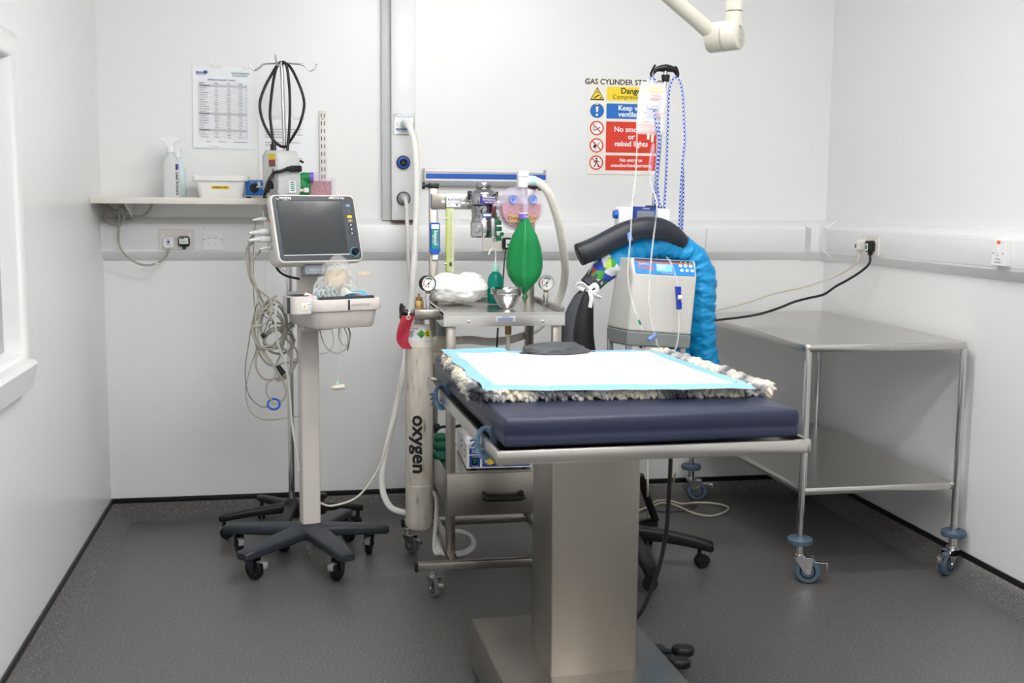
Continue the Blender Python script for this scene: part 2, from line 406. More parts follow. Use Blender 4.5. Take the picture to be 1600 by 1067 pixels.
# window in the left wall: rounded white surround, aluminium frame, glass, chamfered sill
wr = thing('window_1', 'aluminium framed window in the left wall', 'window', (XL, 3.0, WZ0)); wr['kind'] = 'structure'
def ringloft(d0, d1, xs, mats, name, par, r=.02):
    mb = MB(); L = []
    for d, x in xs: L.append([(x, WY0-d, WZ0-d), (x, WY1+d, WZ0-d), (x, WY1+d, WZ1+d), (x, WY0-d, WZ1+d)])
    mb.loft(L, cap0=False, cap1=False); return mb.build(name, mats, par)
ringloft(0, 0, ((.075, XL+.001), (.065, XL+.010), (.045, XL+.016), (.02, XL+.016), (.004, XL+.008), (-.004, XL-.004), (-.006, XL-.12)), m_white, 'surround', wr)
ringloft(0, 0, ((-.005, XL-.075), (-.005, XL-.05), (-.045, XL-.05), (-.045, XL-.078)), m_alu, 'window_frame', wr)
g = MB().box2((XL-.069, WY0+.03, WZ0+.03), (XL-.063, WY1-.03, WZ1-.03)).build('glass', m_glass, wr)
MB().box((XL-.052, 3.47, 1.40), (.012, .016, .05), .004).build('window_catch', m_black, wr)
sm = MB(); L = []
for y in (WY0-.1, 3.655): L.append([(XL-.05, y, WZ0-.01), (XL+.045, y, WZ0-.012), (XL+.055, y, WZ0-.024), (XL+.036, y, .845), (XL-.0, y, .840)])
sm.loft(L); sm.build('window_sill', m_white, wr)
MB().box2((XL-.9, 1.0, 0.0), (XL-.8, 5.0, 2.6)).build('corridor_screen', m_wall, wr)

# dado trunking round the back and right walls (section: distance from wall, height)
zt0, zt1, zt2, zt3 = P(900, 343, 5.26).z, P(900, 353, 5.21).z, P(900, 394, 5.21).z, P(900, 406, 5.26).z
sec = [(0, zt0), (.006, zt0), (.05, zt1), (.052, zt1-.006), (.052, zt2+.006), (.05, zt2), (.004, zt3), (0, zt3)]
lid = (zt2+.012, zt1-.010)
tb = MB(); tb.loft([[(XL, YB-d, z) for d, z in sec], [(XR, YB-d, z) for d, z in sec]])
tb.box2((XL+.002, YB-.0545, lid[0]), (XR-.10, YB-.05, lid[1]), .001)
for xx in (-.40, .9, 1.9): tb.box2((xx, YB-.0549, lid[0]+.001), (xx+.002, YB-.054, lid[1]-.001), mi=1)
struct(tb.build('trim_1', [m_trunk, m_ink]), 'white dado cable trunking along the back wall', 'trunking')
tb = MB(); tb.loft([[(XR-d, YF, z) for d, z in sec], [(XR-d, YB-.06, z) for d, z in sec]])
tb.box2((XR-.0545, YF, lid[0]), (XR-.05, YB-.10, lid[1]), .001)
struct(tb.build('trim_2', m_trunk), 'white dado cable trunking along the right wall', 'trunking')
cb = MB(); L = []
for k, (bx, by) in enumerate(((.085, 0), (.0, .0), (.0, .085))): pass
for (ex, ey) in ((1, 0), (0, 1)):
    for a0, a1 in ((.012, .075),):
        grow = [(0, zt0+.004), (.008, zt0+.004), (.055, zt1+.002), (.058, zt1-.006), (.058, zt2+.006), (.055, zt2-.002), (.004, zt3-.004), (0, zt3-.004)]
        if ex: cb.loft([[(XR-.10-(z > zt1+.001 or z < zt2-.001)*.028, YB-d, z) for d, z in grow], [(XR-.0, YB-d, z) for d, z in grow]])
        else: cb.loft([[(XR-d, YB-.10-(z > zt1+.001 or z < zt2-.001)*.028, z) for d, z in grow], [(XR-d, YB, z) for d, z in grow]])
struct(cb.build('trim_3', m_trunk), 'white mitred corner piece of the trunking', 'trunking')
# vertical medical gas panel above the trunking
gz = P(630, 344, 5.19).z
gp = MB(); x0, x1 = P(612, 250, 5.19).x, P(649, 250, 5.19).x
gp.box2((x0, 5.19, gz), (x1, YB, ZC), .004); gp.box2((x0+.006, 5.1885, gz+.03), (x1-.006, 5.1905, ZC-.01), .0008)
gp.box2((x0+.002, 5.192, gz-.006), (x1-.002, YB, gz), mi=1)
struct(gp.build('trim_4', [m_trunk, m_wood]), 'white vertical medical gas service duct on the back wall', 'service duct')
gs = MB(); gs.box2((P(597, 250, 5.22).x, 5.225, gz-.002), (P(611, 250, 5.22).x, YB, ZC), .003)
struct(gs.build('trim_5', m_alu if False else m_lgrey), 'grey edge strip left of the service duct', 'edge strip')

# surface-mounted ceiling fittings: a white tray with a deep rounded diffuser
LL = .72
def fitting(lab, x, y):
    t = thing('ceiling_light', lab, 'ceiling light', (x, y, ZC))
    MB().box2((x-LL, y-.11, ZC-.02), (x+LL, y+.11, ZC-.0005), .004).build('tray', m_white, t)
    pr = [(.095*math.cos(R(a)), -.02-.075*math.sin(R(a))) for a in range(0, 181, 15)]
    MB().loft([[(xx, y+a, ZC+c) for a, c in pr] for xx in (x-LL+.02, x+LL-.02)]).build('diffuser', m_diff, t)
    for s in (-1, 1): MB().box((x+s*(LL-.008), y, ZC-.055), (.016, .20, .085), .006).build('end_cap', m_white, t)
    return t
for (x, y), lab in zip(PANELS, ('long ceiling light nearest the back wall', 'long ceiling light over the operating table', 'long ceiling light just in front of the viewer', 'long ceiling light behind the viewer')):
    fitting(lab, x, y)
# ------------------------------------------------------------------ wall shelf and what stands on it
SH = 1.4225
sf = thing('wall_shelf', 'white laminate shelf fixed across the left part of the back wall', 'shelf', (-.27, YB, SH-.03))
MB().box2((XL+.001, 4.965, SH-.027), (.215, YB-.001, SH), .002).build('board', m_cylw, sf)
for bx in (P(207, 325, 5.2).x, .18):
    bk = MB()
    bk.loft([[(bx-.002, YB-.001, SH-.028), (bx-.002, YB-.001, SH-.10), (bx-.002, YB-.02, SH-.10), (bx-.002, 5.00, SH-.034), (bx-.002, 5.00, SH-.028)],
             [(bx+.002, YB-.001, SH-.028), (bx+.002, YB-.001, SH-.10), (bx+.002, YB-.02, SH-.10), (bx+.002, 5.00, SH-.034), (bx+.002, 5.00, SH-.028)]])
    bk.box2((bx-.02, YB-.004, SH-.10), (bx+.02, YB-.001, SH-.028))
    bk.build('bracket', m_white, sf)

def spray(x, y, s, label, body_m, lab=True):
    t = thing('spray_bottle', label, 'bottle', (x, y, SH), 'spray bottles on the shelf')
    b = MB(TR(x, y, SH)); L = []
    for w_, d_, z, r in ((.066, .05, 0, .015), (.072, .056, .006, .018), (.072, .056, .135, .02), (.066, .052, .150, .024), (.045, .04, .172, .019), (.028, .028, .186, .0139), (.027, .027, .196, .0134)):
        L.append([(a, c, z*s) for a, c in rrect(w_*s, d_*s, r*s)])
    b.loft(L); b.build('bottle', body_m, t)
    n = MB(TR(x, y, SH)); n.lathe([(.016*s, .192*s), (.0165*s, .194*s), (.0165*s, .214*s), (.015*s, .217*s)]); n.build('collar', m_white, t)
    h = MB(frame((x, y, SH), (1, 0, 0), (0, 0, 1)))
    prof = [(-.052, .243), (-.048, .252), (-.03, .262), (.0, .264), (.03, .262), (.044, .254), (.040, .240), (.018, .236), (.014, .214), (-.013, .214), (-.018, .230), (-.034, .238)]
    h.prism([(a*s, c*s) for a, c in prof], -.012*s, .012*s, bev=.003); h.build('spray_head', m_white, t)
    g = MB(frame((x, y, SH), (1, 0, 0), (0, 0, 1)))
    g.prism([(a*s, c*s) for a, c in [(.016, .24), (.026, .24), (.036, .215), (.044, .196), (.038, .195), (.026, .215)]], -.006*s, .006*s, bev=.0015); g.build('trigger', m_white, t)
    if lab:
        l = MB(frame((x+.02, y-.0295*s, SH), (1, 0, 0), (0, 0, 1)))
        l.quad(.002, .118*s, .013, .142*s, mi=0); l.text('SURGICAL SPIRIT', .008, .06*s, .013, 1, rot=R(90), bold=True); l.build('printed_label', [m_purpled, m_inkd], t)
m_bot1 = mat('clear_bottle', '#dfe3e3', .25, alpha=.72, var=.02); m_bot2 = mat('pale_blue_bottle', '#d9e9ee', .25, alpha=.8, var=.02)
p = P(268, 307, 5.06); spray(p.x, 5.06, .97, 'clear spray bottle at the front, nearest the left wall on the shelf', m_bot1)
p = P(279, 307, 5.15); spray(p.x, 5.15, .88, 'smaller pale blue spray bottle half hidden behind the clear one', m_bot2, False)

p = P(346, 308, 5.09); px_ = 5.09/1800*1.03
t = thing('lidded_tub', 'white plastic tub with lid and yellow name label on the shelf', 'tub', (p.x, 5.10, SH))
b = MB(TR(p.x, 5.10, SH)); b.loft([[(a, c, z) for a, c in rrect(w_, d_, .02)] for w_, d_, z in ((.172, .12, 0), (.178, .126, .004), (.206, .15, .075))]); b.build('tub', m_white, t)
b = MB(TR(p.x, 5.10, SH)); b.loft([[(a, c, z) for a, c in rrect(w_, d_, .022)] for w_, d_, z in ((.218, .165, .069), (.228, .172, .072), (.228, .172, .088), (.222, .166, .093), (.21, .155, .090))]); b.build('lid', m_film2 if False else mat('milky_lid', '#f0f0ee', .2, alpha=.85, var=.01), t)
b = MB(frame((p.x, 5.10-.0705, SH+.043), (1, 0, 0), (0, -.16, 1))); b.box((0, 0, 0), (.074, .012, .001)); b.text('PRIMAPORE', 0, 0, .0115, 1, z=.001, bold=True); b.build('label', [m_yellow, m_inkd], t)

p = P(401, 307, 5.12)
t = thing('control_box', 'small cream box with blue front and black dial at the shelf end', 'control box', (p.x, 5.15, SH))
fx = TR(p.x, 5.15, SH, R(-4))
b = MB(fx); b.box((0, 0, .043), (.092, .11, .074), .003)
for a in (-.035, .035):
    for c in (-.04, .04): b.cyl((a, c, 0), (a, c, .008), .006, mi=1)
b.build('case', [m_cream, m_black], t)
T2 = fx @ frame((0, -.0555, .043), (1, 0, 0), (0, 0, 1))
b = MB(T2); b.box((0, 0, 0), (.084, .064, .001))
for k in range(-5, 6):
    a = R(90-k*25); b.quad(.024*math.cos(a)-.0012-.004, .024*math.sin(a)-.0012, .024*math.cos(a)+.0012-.004, .024*math.sin(a)+.0012, .001, 1)
for xx in (-.02, -.012, .01, .02, .03): b.disc(xx, .026, .0018, .001, 1)
b.build('front_panel', [m_signb, m_white_ink], t)
b = MB(T2); b.cyl((-.004, 0, 0), (-.004, 0, .012), .020, .018); b.box((-.004, 0, .013), (.004, .034, .005), .001); b.build('dial', m_black, t)

# green bag and pink canister at the shelf end, behind the drip stand
p = P(474, 297, 5.05)
t = thing('reservoir_bag', 'green rubber bag with violet neck ring lying behind the grey pump', 'bag', (p.x, 5.08, SH))
T = TR(p.x, 5.08, SH)
b = MB(T)
b.sph((-.008, 0, .05), (.043, .035, .05), 14, fn=lambda q: 1+.06*math.sin(5*q.x+3*q.z)); b.tube([(-.012, 0, .06), (-.005, -.005, .085), (.02, -.008, .092), (.03, -.008, .092)], .02, rad=lambda f, l, a: .030-.012*f); b.build('bag', m_green, t)
b = MB(T); b.cyl((.028, -.008, .092), (.044, -.008, .092), .0205, n=24); b.cyl((.030, -.008, .092), (.0445, -.008, .092), .013, n=24); b.build('neck_ring', m_purple, t)
b = MB(T); b.box((.012, -.036, .036), (.022, .012, .02), .003, rz=.3); b.tube([(.0, -.04, .035), (-.03, -.04, .034), (-.045, -.035, .036)], .006); b.build('tube_clip', m_offw, t)
p = P(498, 298, 5.10)
t = thing('absorber_canister', 'spare clear canister of pink granules standing at the shelf end', 'canister', (p.x, 5.13, SH))
T = TR(p.x, 5.13, SH, R(-6))
b = MB(T); b.loft([[(a, c, z) for a, c in rrect(.118, .088, .02)] for z in (0, .088)]); b.box((.0, 0, .10), (.05, .05, .024), .006); b.box((.064, 0, .05), (.012, .05, .08), .004); b.build('canister', m_lav, t)
b = MB(T); b.loft([[(a, c, z) for a, c in rrect(.106, .078, .018)] for z in (.004, .070, .076)]); b.build('granules', m_pink, t)

# cable loops hanging below the shelf
def cable(name, m_, pts, r, label, cat='cable', group=None, k=6, n=8, **kw): return one(MB().tube(pts, r, n, k, **kw), name, m_, label, cat, group)
t = thing('hanging_cable', 'beige cable looped under the shelf and dropping to the white plug', 'cable', P(190, 415, 5.2))
b = MB(); b.tube(PP((162, 318, 5.18), (163, 335, 5.18), (170, 348, 5.17), (184, 352, 5.16), (193, 345, 5.16), (195, 332, 5.17), (191, 322, 5.19), (180, 330, 5.2), (168, 320, 5.2), (175, 333, 5.2), (190, 338, 5.2), (205, 338, 5.19), (222, 338, 5.18), (233, 328, 5.18), (238, 318, 5.18)), .0055)
b.tube(PP((186, 318, 5.19), (187, 335, 5.18), (186, 355, 5.17), (185, 375, 5.17), (192, 393, 5.17), (207, 407, 5.18), (225, 414, 5.18), (243, 412, 5.18), (256, 404, 5.18), (262, 394, 5.175), (264, 388, 5.17)), .0048)
b.build('lead', m_cable, t)
fr = lambda x, y, Y=YB-.052: frame(P(x, y, Y), (1, 0, 0), (0, 0, 1))
b = MB(fr(264, 378)); b.prism(rrect(.048, .05, .014), .002, .026, bev=.004); b.prism([(-.007, -.022), (.007, -.022), (.005, -.036), (-.005, -.036)], .008, .02, bev=.001)
b.quad(-.013, -.016, .013, .018, .0264, 1)
for k in range(5): b.quad(-.010, .012-k*.006, .010, .0135-k*.006, .0268, 2)
b.quad(-.004, -.004, .004, .006, .0269, 2); b.build('plug', [m_white, m_paper, m_blue2], t)
b = MB(); b.tube(PP((242, 412, 5.172), (250, 413, 5.172)), .006, n=6); b.build('cable_tag', m_cream, t)

def socket(T, name, label, cat='socket'):
    t = thing(name, label, cat, T.translation)
    b = MB(T); b.prism(rrect(.146, .086, .004), 0, .010, bev=.002); b.build('plate', m_offw if name != 'network_outlet' else m_white, t)
    for xx in (-.056, .056): MB(T).prism(rrect(.010, .021, .001, cx=xx, cy=.018), .009, .0125).build('switch', m_white, t)
    return t
socket(fr(276, 374, YB-.0505), 'double_socket', 'double wall socket in the trunking below the shelf')
b = MB(fr(288, 377)); b.prism(rrect(.048, .044, .010), .002, .03, bev=.005); b.prism([(-.007, -.02), (.007, -.02), (.006, -.034), (-.006, -.034)], .008, .022, bev=.001)
b.quad(-.019, -.010, .019, .017, .0304, 1); b.quad(-.016, .011, .002, .015, .0306, 0); b.quad(-.016, -.004, .012, .004, .0306, 2)
one(b, 'plug', [m_black, m_paper, mat('pale_green_print', '#bcd3b4', .7)], 'black plug with white sticker in the socket below the shelf', 'plug')
T = fr(333, 375, YB-.0505); t = thing('network_outlet', 'white data outlet plate beside the double socket under the shelf', 'outlet', T.translation)
b = MB(T); b.prism(rrect(.087, .087, .003), 0, .008, bev=.0015)
for xx in (-.036, .036): b.lathe([(.003, 0), (.003, .001)], (xx, .002, .008), mi=1)
b.build('plate', [m_white, m_grey], t)
b = MB(T)
for xx in (-.0125, .0125): b.box((xx, -.014, .009), (.016, .018, .003), .001); b.box((xx, .010, .009), (.022, .010, .003), .001); b.disc(xx, .010, .0014, .0108, 1)
b.box((0, .022, .0085), (.05, .008, .002), .0008); b.build('port', [m_white, m_inkd], t)

# papers on the wall, slotted upright
def sheet(quad, Y, nm, label, draw, w_, h_, curl):
    tl, tr_, br, bl = quad; u = (tr_-tl); v = (tl-bl)
    return None
t = thing('notice_sheet', 'white table of values taped to the wall above the shelf', 'paper notice', P(350, 230, YB-.004))
o_ = P(311, 230, YB-.003); u_ = P(392, 230, YB-.003)-o_; vv = P(304, 107, YB-.003); T = frame(P(348, 168.5, YB-.003), (1, 0, -.012), (0.02, 0, 1))
W_, H_ = .2535, .350
b = MB(T)
b.grid(lambda i, j: ((i-.5)*W_, (j-.5)*H_, .0006+(.016*max(0, .42-j)**1.5*max(0, .5-i)*2)), 10, 14, th=.0004)
b.build('sheet', m_paper, t)
d = MB(T); z = .0024; X0, X1 = -.101, .103
d.text('epoc', -.094, .149, .019, 1, z=z, bold=True); d.disc(-.072, .150, .0075, z, 1); d.poly([(-.068, .143), (-.060, .150), (-.068, .157)], z, 1); d.quad(-.112, .139, -.07, .1405, z, 1)
d.text('WOODLEY', .077, .148, .0125, 2, z=z, bold=True, wx=1.25); d.quad(.042, .139, .108, .141, z, 3); d.quad(.042, .136, .108, .1375, z, 1)
d.text('REFERENCE RANGES / SI UNITS', -.004, .118, .0085, 1, z=z, bold=True)
rows = 24; y0, y1 = .108, -.132; hh = (y0-y1)/rows
for r_ in range(rows+1): d.quad(X0, y0-r_*hh-.0003, X1, y0-r_*hh+.0003, z, 0)
for xx in (X0, X1): d.quad(xx-.0004, y1, xx+.0004, y0, z, 0)
for r_ in (1, 13, 20): d.quad(X0, y0-(r_+1)*hh, X1, y0-r_*hh, z-.0001, 4)
rn = random.Random(3)
for r_ in range(rows):
    y = y0-(r_+.5)*hh
    if r_ in (1, 13, 20): d.quad(X0+.004, y-.0014, X0+.046, y+.0014, z, 5); continue
    d.quad(X0+.004, y-.0012, X0+.018+rn.random()*.028, y+.0012, z, 0 if r_ else 5)
    for xx in (-.026, .026, .076): l = .004+rn.random()*.006; d.quad(xx-l, y-.0012, xx+l, y+.0012, z, 0 if r_ else 5)
for a, c in ((-.095, -.05), (-.02, .015), (.045, .105)): d.quad(a, -.1475, c, -.1455, z, 1)
d.build('print', [m_ink, m_inkb, mat('green_grey_ink', '#5f8a86', .8), mat('pale_green_ink', '#9db8b0', .8), m_band, m_inkd], t)
for c_, d_ in (((-.03, .176, .002), (.05, .014, .0006)), ((-.045, -.172, .003), (.05, .014, .0006)), ((.1, .172, .002), (.03, .012, .0006))): MB(T).box(c_, d_).build('tape', m_film, t)
T = frame(P(449, 240, YB-.003), (1, 0, 0), (-.03, 0, 1))
t = thing('letter_sheet', 'printed letter taped to the wall behind the looped black cable', 'paper notice', T.translation)
b = MB(T); b.grid(lambda i, j: ((i-.5)*.25, (j-.5)*.30, .0008+.004*abs(math.sin(3*j))*i), 6, 8, th=.0004); b.build('sheet', m_paper, t)
d = MB(T); y = .105
for ln in (.16, .15, .16, .13, 0, .15, .1, 0, .05, 0, 0, .16, .03, 0, .12, .16, .14, .15):
    if ln: d.quad(-.095, y-.0013, -.095+ln, y+.0013, .006, 0)
    y -= .0115
d.build('print', m_ink, t)
for c_, d_ in (((-.05, .155, .003), (.06, .022, .0006)), ((.05, .153, .003), (.05, .016, .0006))): MB(T).box(c_, d_).build('tape', m_film, t)
a = P(498.5, 173, YB-.012); c = P(510, 300, YB-.012); b = MB(); b.box2((a.x, YB-.014, SH+.002), (a.x+.032, YB, a.z), .002)
z = a.z-.012
while z > SH+.02:
    if abs(z-(a.z-.04)) > .001:
        for xx in (.0095, .0225): b.box((a.x+xx, YB-.0142, z-.009), (.0035, .001, .017), mi=1)
    z -= .0335
b.cyl((a.x+.016, YB-.0155, a.z-.036), (a.x+.016, YB-.013, a.z-.036), .0035, mi=2)
one(b, 'slotted_upright', [m_offw, m_inkd, m_brass], 'cream slotted shelf upright screwed to the wall beside the letter', 'shelf upright')

# ------------------------------------------------------------------ castors
def castor(par, x, y, yaw, r, ztop, m_t, m_h, m_f, wd=.022, lever=True, twin=False, trail=None, lev_m=None, hood=False):
    tr = trail if trail is not None else r*.7
    T = TR(x, y, 0, yaw); b = MB(T)
    if hood:
        L = []
        b.cyl((0, 0, r*1.2), (0, 0, ztop), .008, n=14)
        pr = [(tr+r*1.05*math.cos(R(a)), r+r*1.05*math.sin(R(a))) for a in range(-10, 200, 15)]
        b.T = T @ frame((0, 0, 0), (1, 0, 0), (0, 0, 1)); b.prism(pr, -wd*.9, wd*.9, bev=.003); b.T = T
    else:
        b.cyl((0, 0, r*2+.006), (0, 0, ztop), r*.34, n=18); b.cyl((0, 0, r*2+.002), (0, 0, r*2+.012), r*.5, n=18)
        b.box((tr*.45, 0, r*2+.004), (r*1.25, wd+.014, .004), .001)
        for sy in (-1, 1):
            b.T = T @ frame((0, sy*(wd/2+.005), 0), (1, 0, 0), (0, 0, 1))
            b.prism([(-r*.35, r*2+.004), (tr-r*.22, r*.85), (tr, r*.72), (tr+r*.24, r*.85), (tr+r*.42, r*2+.004)], -.0015, .0015)
        b.T = T; b.cyl((tr, -wd/2-.010, r), (tr, wd/2+.010, r), r*.13, n=12)
    c = b.build('castor', m_f, par)
    wb = MB(T); ws = ((-wd*.55, wd*.48), (wd*.55, wd*.48)) if twin else ((0, wd),)
    for off, ww in ws:
        wb.lathe([(r*.62, -ww*.5), (r*.9, -ww*.5), (r*.985, -ww*.32), (r, -ww*.1), (r, ww*.1), (r*.985, ww*.32), (r*.9, ww*.5), (r*.62, ww*.5)], (tr, off, r), (0, 1, 0), 32, 0)
        wb.lathe([(.0, -ww*.40), (r*.5, -ww*.46), (r*.62, -ww*.38), (r*.62, ww*.38), (r*.5, ww*.46), (0, ww*.40)], (tr, off, r), (0, 1, 0), 28, 1)
        wb.lathe([(r*.45, -ww*.47), (r*.5, -ww*.505), (r*.62, -ww*.505), (r*.62, ww*.505), (r*.5, ww*.505), (r*.45, ww*.47)], (tr, off, r), (0, 1, 0), 28, 2)
    wb.build('wheel', [m_t, m_h, m_rubber], c)
    if lever:
        l = MB(T); l.box((tr+r*.95, 0, r*1.75), (r*1.1, wd*.9, .005), .002); l.box((tr+r*1.45, 0, r*1.5), (.006, wd*.9, r*.45), .002)
        l.build('brake_lever', lev_m or m_f, c)
    return c
def arm_loft(b, T, L, w0, w1, h0, h1, z0, z1, n=8, curve=1.6, r0=.0):
    loops = []
    for i in range(n+1):
        f = i/n; w_ = w0+(w1-w0)*f; h_ = h0+(h1-h0)*f; z = z0+(z1-z0)*f**curve
        loops.append([T @ V((r0+L*f, a, z+c)) for a, c in rrect(w_, h_, min(w_, h_)*.3, 3)])
    for g in (.985, 1.0): pass
    e = loops[-1]; cx = sum(e, V())/len(e); loops.append([cx+(q-cx)*.7+(T.to_3x3() @ V((w1*.18, 0, 0))) for q in e])
    b.loft(loops)

# ------------------------------------------------------------------ drip stand with the grey pump
HX, HY = -.037, 4.90
ds = thing('drip_stand', 'chrome drip stand with black five-star base behind the monitor trolley', 'drip stand', (HX, HY, 0))
b = MB(); b.lathe([(.034, .07), (.04, .08), (.04, .125), (.03, .14), (.018, .15)], (HX, HY, 0)); b.build('hub', m_black, ds)
def star(par, hx, hy, specs, L, m_b, z0=.115, z1=.10, **kw):
    for a in specs:
        ang = R(a[0]); LL = a[1] if len(a) > 1 else L
        T = TR(hx, hy, 0, ang); b = MB(); arm_loft(b, T, LL-.03, kw.get('w0', .05), kw.get('w1', .034), kw.get('h0', .04), kw.get('h1', .028), z0, z1, r0=.03, curve=kw.get('curve', 1.6)); b.build('arm', m_b, par)
star(ds, HX, HY, ((190,), (118,), (62,), (8,), (262,)), .30, m_black, .11, .088)
for a in (190, 118, 62, 8, 262):
    ex, ey = HX+.285*math.cos(R(a)), HY+.285*math.sin(R(a)); castor(ds, ex, ey, R(a+150), .025, .085, m_rubber, m_black, m_black, .018, False, True, .012, hood=True)
top = P(440, 100, 4.92)
b = MB(); b.tube([(HX, HY, .12), (HX+.003, HY, 1.16)], .0135, 20, 1); b.lathe([(.018, 1.14), (.018, 1.175), (.012, 1.185)], (HX+.003, HY, 0)); b.build('lower_pole', m_chrome, ds)
b = MB(); b.tube([(HX+.003, HY, 1.15), tuple(top)], .0085, 20, 1); b.build('upper_pole', m_chrome, ds)
b = MB()
for pts in ([(440, 98), (428, 99), (413, 100), (405, 106), (398, 110), (393, 105), (389, 99)], [(440, 98), (452, 99), (466, 100), (477, 103), (484, 110), (491, 108), (495, 100)]):
    b.tube([P(x, y, 4.92) for x, y in pts], .0042)
b.tube([top+V(q) for q in ((0, 0, .002), (0, -.05, .0), (-.005, -.085, -.015), (-.012, -.10, -.02), (-.02, -.115, .0), (-.022, -.12, .022))], .0042)
b.tube([top+V(q) for q in ((0, 0, .002), (0, .05, .0), (0, .085, -.015), (0, .11, -.02), (0, .125, .01))], .0042)
b.sph(top, (.011, .011, .013), 8); b.build('hook', m_chrome, ds)
# looped black cable over the hooks
Yc = 4.89
b = MB()
b.tube(PP((427, 238, 4.86), (426, 215, 4.87), (422, 180, Yc), (424, 150, Yc), (428, 122, Yc), (433, 103, Yc), (440, 97, 4.895), (447, 101, Yc), (451, 125, Yc), (453, 160, Yc), (452, 200, Yc), (449, 236, 4.88)), .0058)
b.tube(PP((448, 229, 4.90), (438, 228, 4.88), (425, 216, 4.87), (411, 190, 4.87), (406, 163, 4.87), (413, 138, 4.88), (424, 117, 4.89), (434, 101, 4.91), (441, 98, 4.91), (452, 103, 4.90), (463, 122, 4.88), (473, 148, 4.87), (475, 168, 4.87), (468, 195, 4.87), (458, 213, 4.88), (450, 225, 4.90)), .0058)
b.tube(PP((427, 240, 4.855), (427, 226, 4.865)), .012, n=8, k=1)
one(b, 'mains_cable', m_black, 'black mains cable looped over the drip stand hooks', 'cable')
b = MB(); b.tube(PP((445, 237, 4.88), (455, 243, 4.85), (465, 249, 4.84), (474, 254, 4.83)), .0045); one(b, 'cable_end', m_black, 'short black cable end sticking out above the grey pump', 'cable')
# pump : local x right along keypad face, y up, z out of face
nf = V((-.80, -.60, 0)).normalized(); uf = V((0, 0, 1)).cross(nf)*1
uf = V((.60, -.80, 0)).normalized()
oc = P(439, 271, 4.83); T = frame(oc, uf, (-.05, .02, 1)); ndir = T.to_3x3() @ V((0, 0, 1))
t = thing('infusion_pump', 'grey infusion pump with keypad clamped to the drip stand', 'pump', oc-V((0, 0, .09)))
b = MB(T); prof = [(-.055, -.088), (.05, -.088), (.058, -.06), (.058, .065), (.045, .088), (-.04, .094), (-.058, .078), (-.058, -.07)]
b.prism(prof, -.058, .052, bev=.010); b.build('housing', m_lgrey, t, ang=50)
b = MB(T); zz = .0535
b.quad(-.005, .055, .038, .078, zz, 0); b.quad(-.005, .028, .038, .055, zz, 1)
for (xx, yy) in ((-.035, .012), (-.018, .018), (-.035, -.006), (-.018, -.002), (-.035, -.022), (-.018, -.018), (.045, .0), (.045, -.02)): b.disc(xx, yy, .006, zz, 2)
b.prism(rrect(.014, .05, .006, cx=.02, cy=-.004), .05, zz, 3); b.disc(.02, .012, .004, zz+.0005, 1); b.disc(.02, -.018, .004, zz+.0005, 1); b.quad(.0, -.062, .02, -.04, zz, 4)
b.build('keypad', [m_yellow, mat('dull_red_display', '#8a4a44', .3), m_offw, m_grey, m_inkd], t)
b = MB(T); b.add([(.0585, -.078, -.028), (.0585, -.078, .005), (.0585, -.03, .005), (.0585, -.03, -.028)], [(0, 1, 2, 3)], 0)
for k in range(5): b.add([(.0588, -.07+.008*k, -.022), (.0588, -.07+.008*k, -.001), (.0588, -.066+.008*k, -.001), (.0588, -.066+.008*k, -.022)], [(0, 1, 2, 3)], 1)
b.build('side_sticker', [m_paper, m_greend], t)
b = MB(T); b.box((.066, .018, -.025), (.02, .026, .05), .004); b.box((.078, .018, .012), (.018, .018, .03), .005); b.build('power_inlet', m_black, t)
q = T @ V((.08, .018, .026)); b = MB(); b.tube([q, q+V((-.03, -.02, -.012)), P(428, 270, 4.76), P(420, 283, 4.75), P(415, 300, 4.76), P(413, 306, 4.78)], .0068); b.tube(PP((423, 282, 4.752), (416, 300, 4.758)), .011, n=8, k=1); b.build('power_lead', m_black, t)
b = MB(); b.box(tuple(P(425, 293, 4.83)), (.075, .03, .014), .003, rz=.3); b.box(tuple(P(412, 292, 4.80)), (.05, .035, .006), .002, rz=.5); b.box(tuple(P(437, 297, 4.86)), (.03, .05, .03), .004)
b.cyl(P(405, 291, 4.79), P(405, 284, 4.79), .006, mi=0)
for k in range(4): b.cyl(P(414+6*k, 290-k, 4.80), P(416+6*k, 284+2*k, 4.80), .007)
b.box((HX, HY-.01, P(440, 285, 4.9).z), (.05, .04, .05), .005); b.build('pole_clamp', m_alu, t)
# ------------------------------------------------------------------ monitor trolley
MX, MY = .035, 4.49
mt = thing('monitor_trolley', 'rolling monitor stand with white column, tray and dark five-arm base', 'trolley', (MX, MY, 0))
b = MB(TR(MX, MY, 0, R(22))); b.loft([[(a, c, z) for a, c in rrect(w_, w_, w_*.35)] for w_, z in ((.13, .105), (.15, .112), (.15, .135), (.12, .15))]); b.build('base_hub', m_dkgrey, mt)
arms = ((160, .345), (227, .36), (291, .36), (4, .30), (62, .32))
for a, L in arms:
    b = MB(); arm_loft(b, TR(MX, MY, 0, R(a)), L, .105, .062, .042, .034, .128, .112, curve=1.4); b.build('arm', m_dkgrey, mt)
for (x, y, cx, cy) in ((402, 911, 378, 862), (522, 916, 538, 862), (579, 877, 586, 820), (372, 879, 361, 822)):
    st = PZ(cx, cy-2, .11); fl = PZ(x, y, 0); dv = V((fl.x-st.x, fl.y-st.y, 0)); yaw = math.atan2(dv.y, dv.x)
    ex = st.x-(st.x-MX)*.08; ey = st.y-(st.y-MY)*.08
    castor(mt, ex, ey, yaw, .042, .10, m_rubber, m_dkgrey, m_dkgrey, .024, True, lev_m=m_grey, trail=.035)
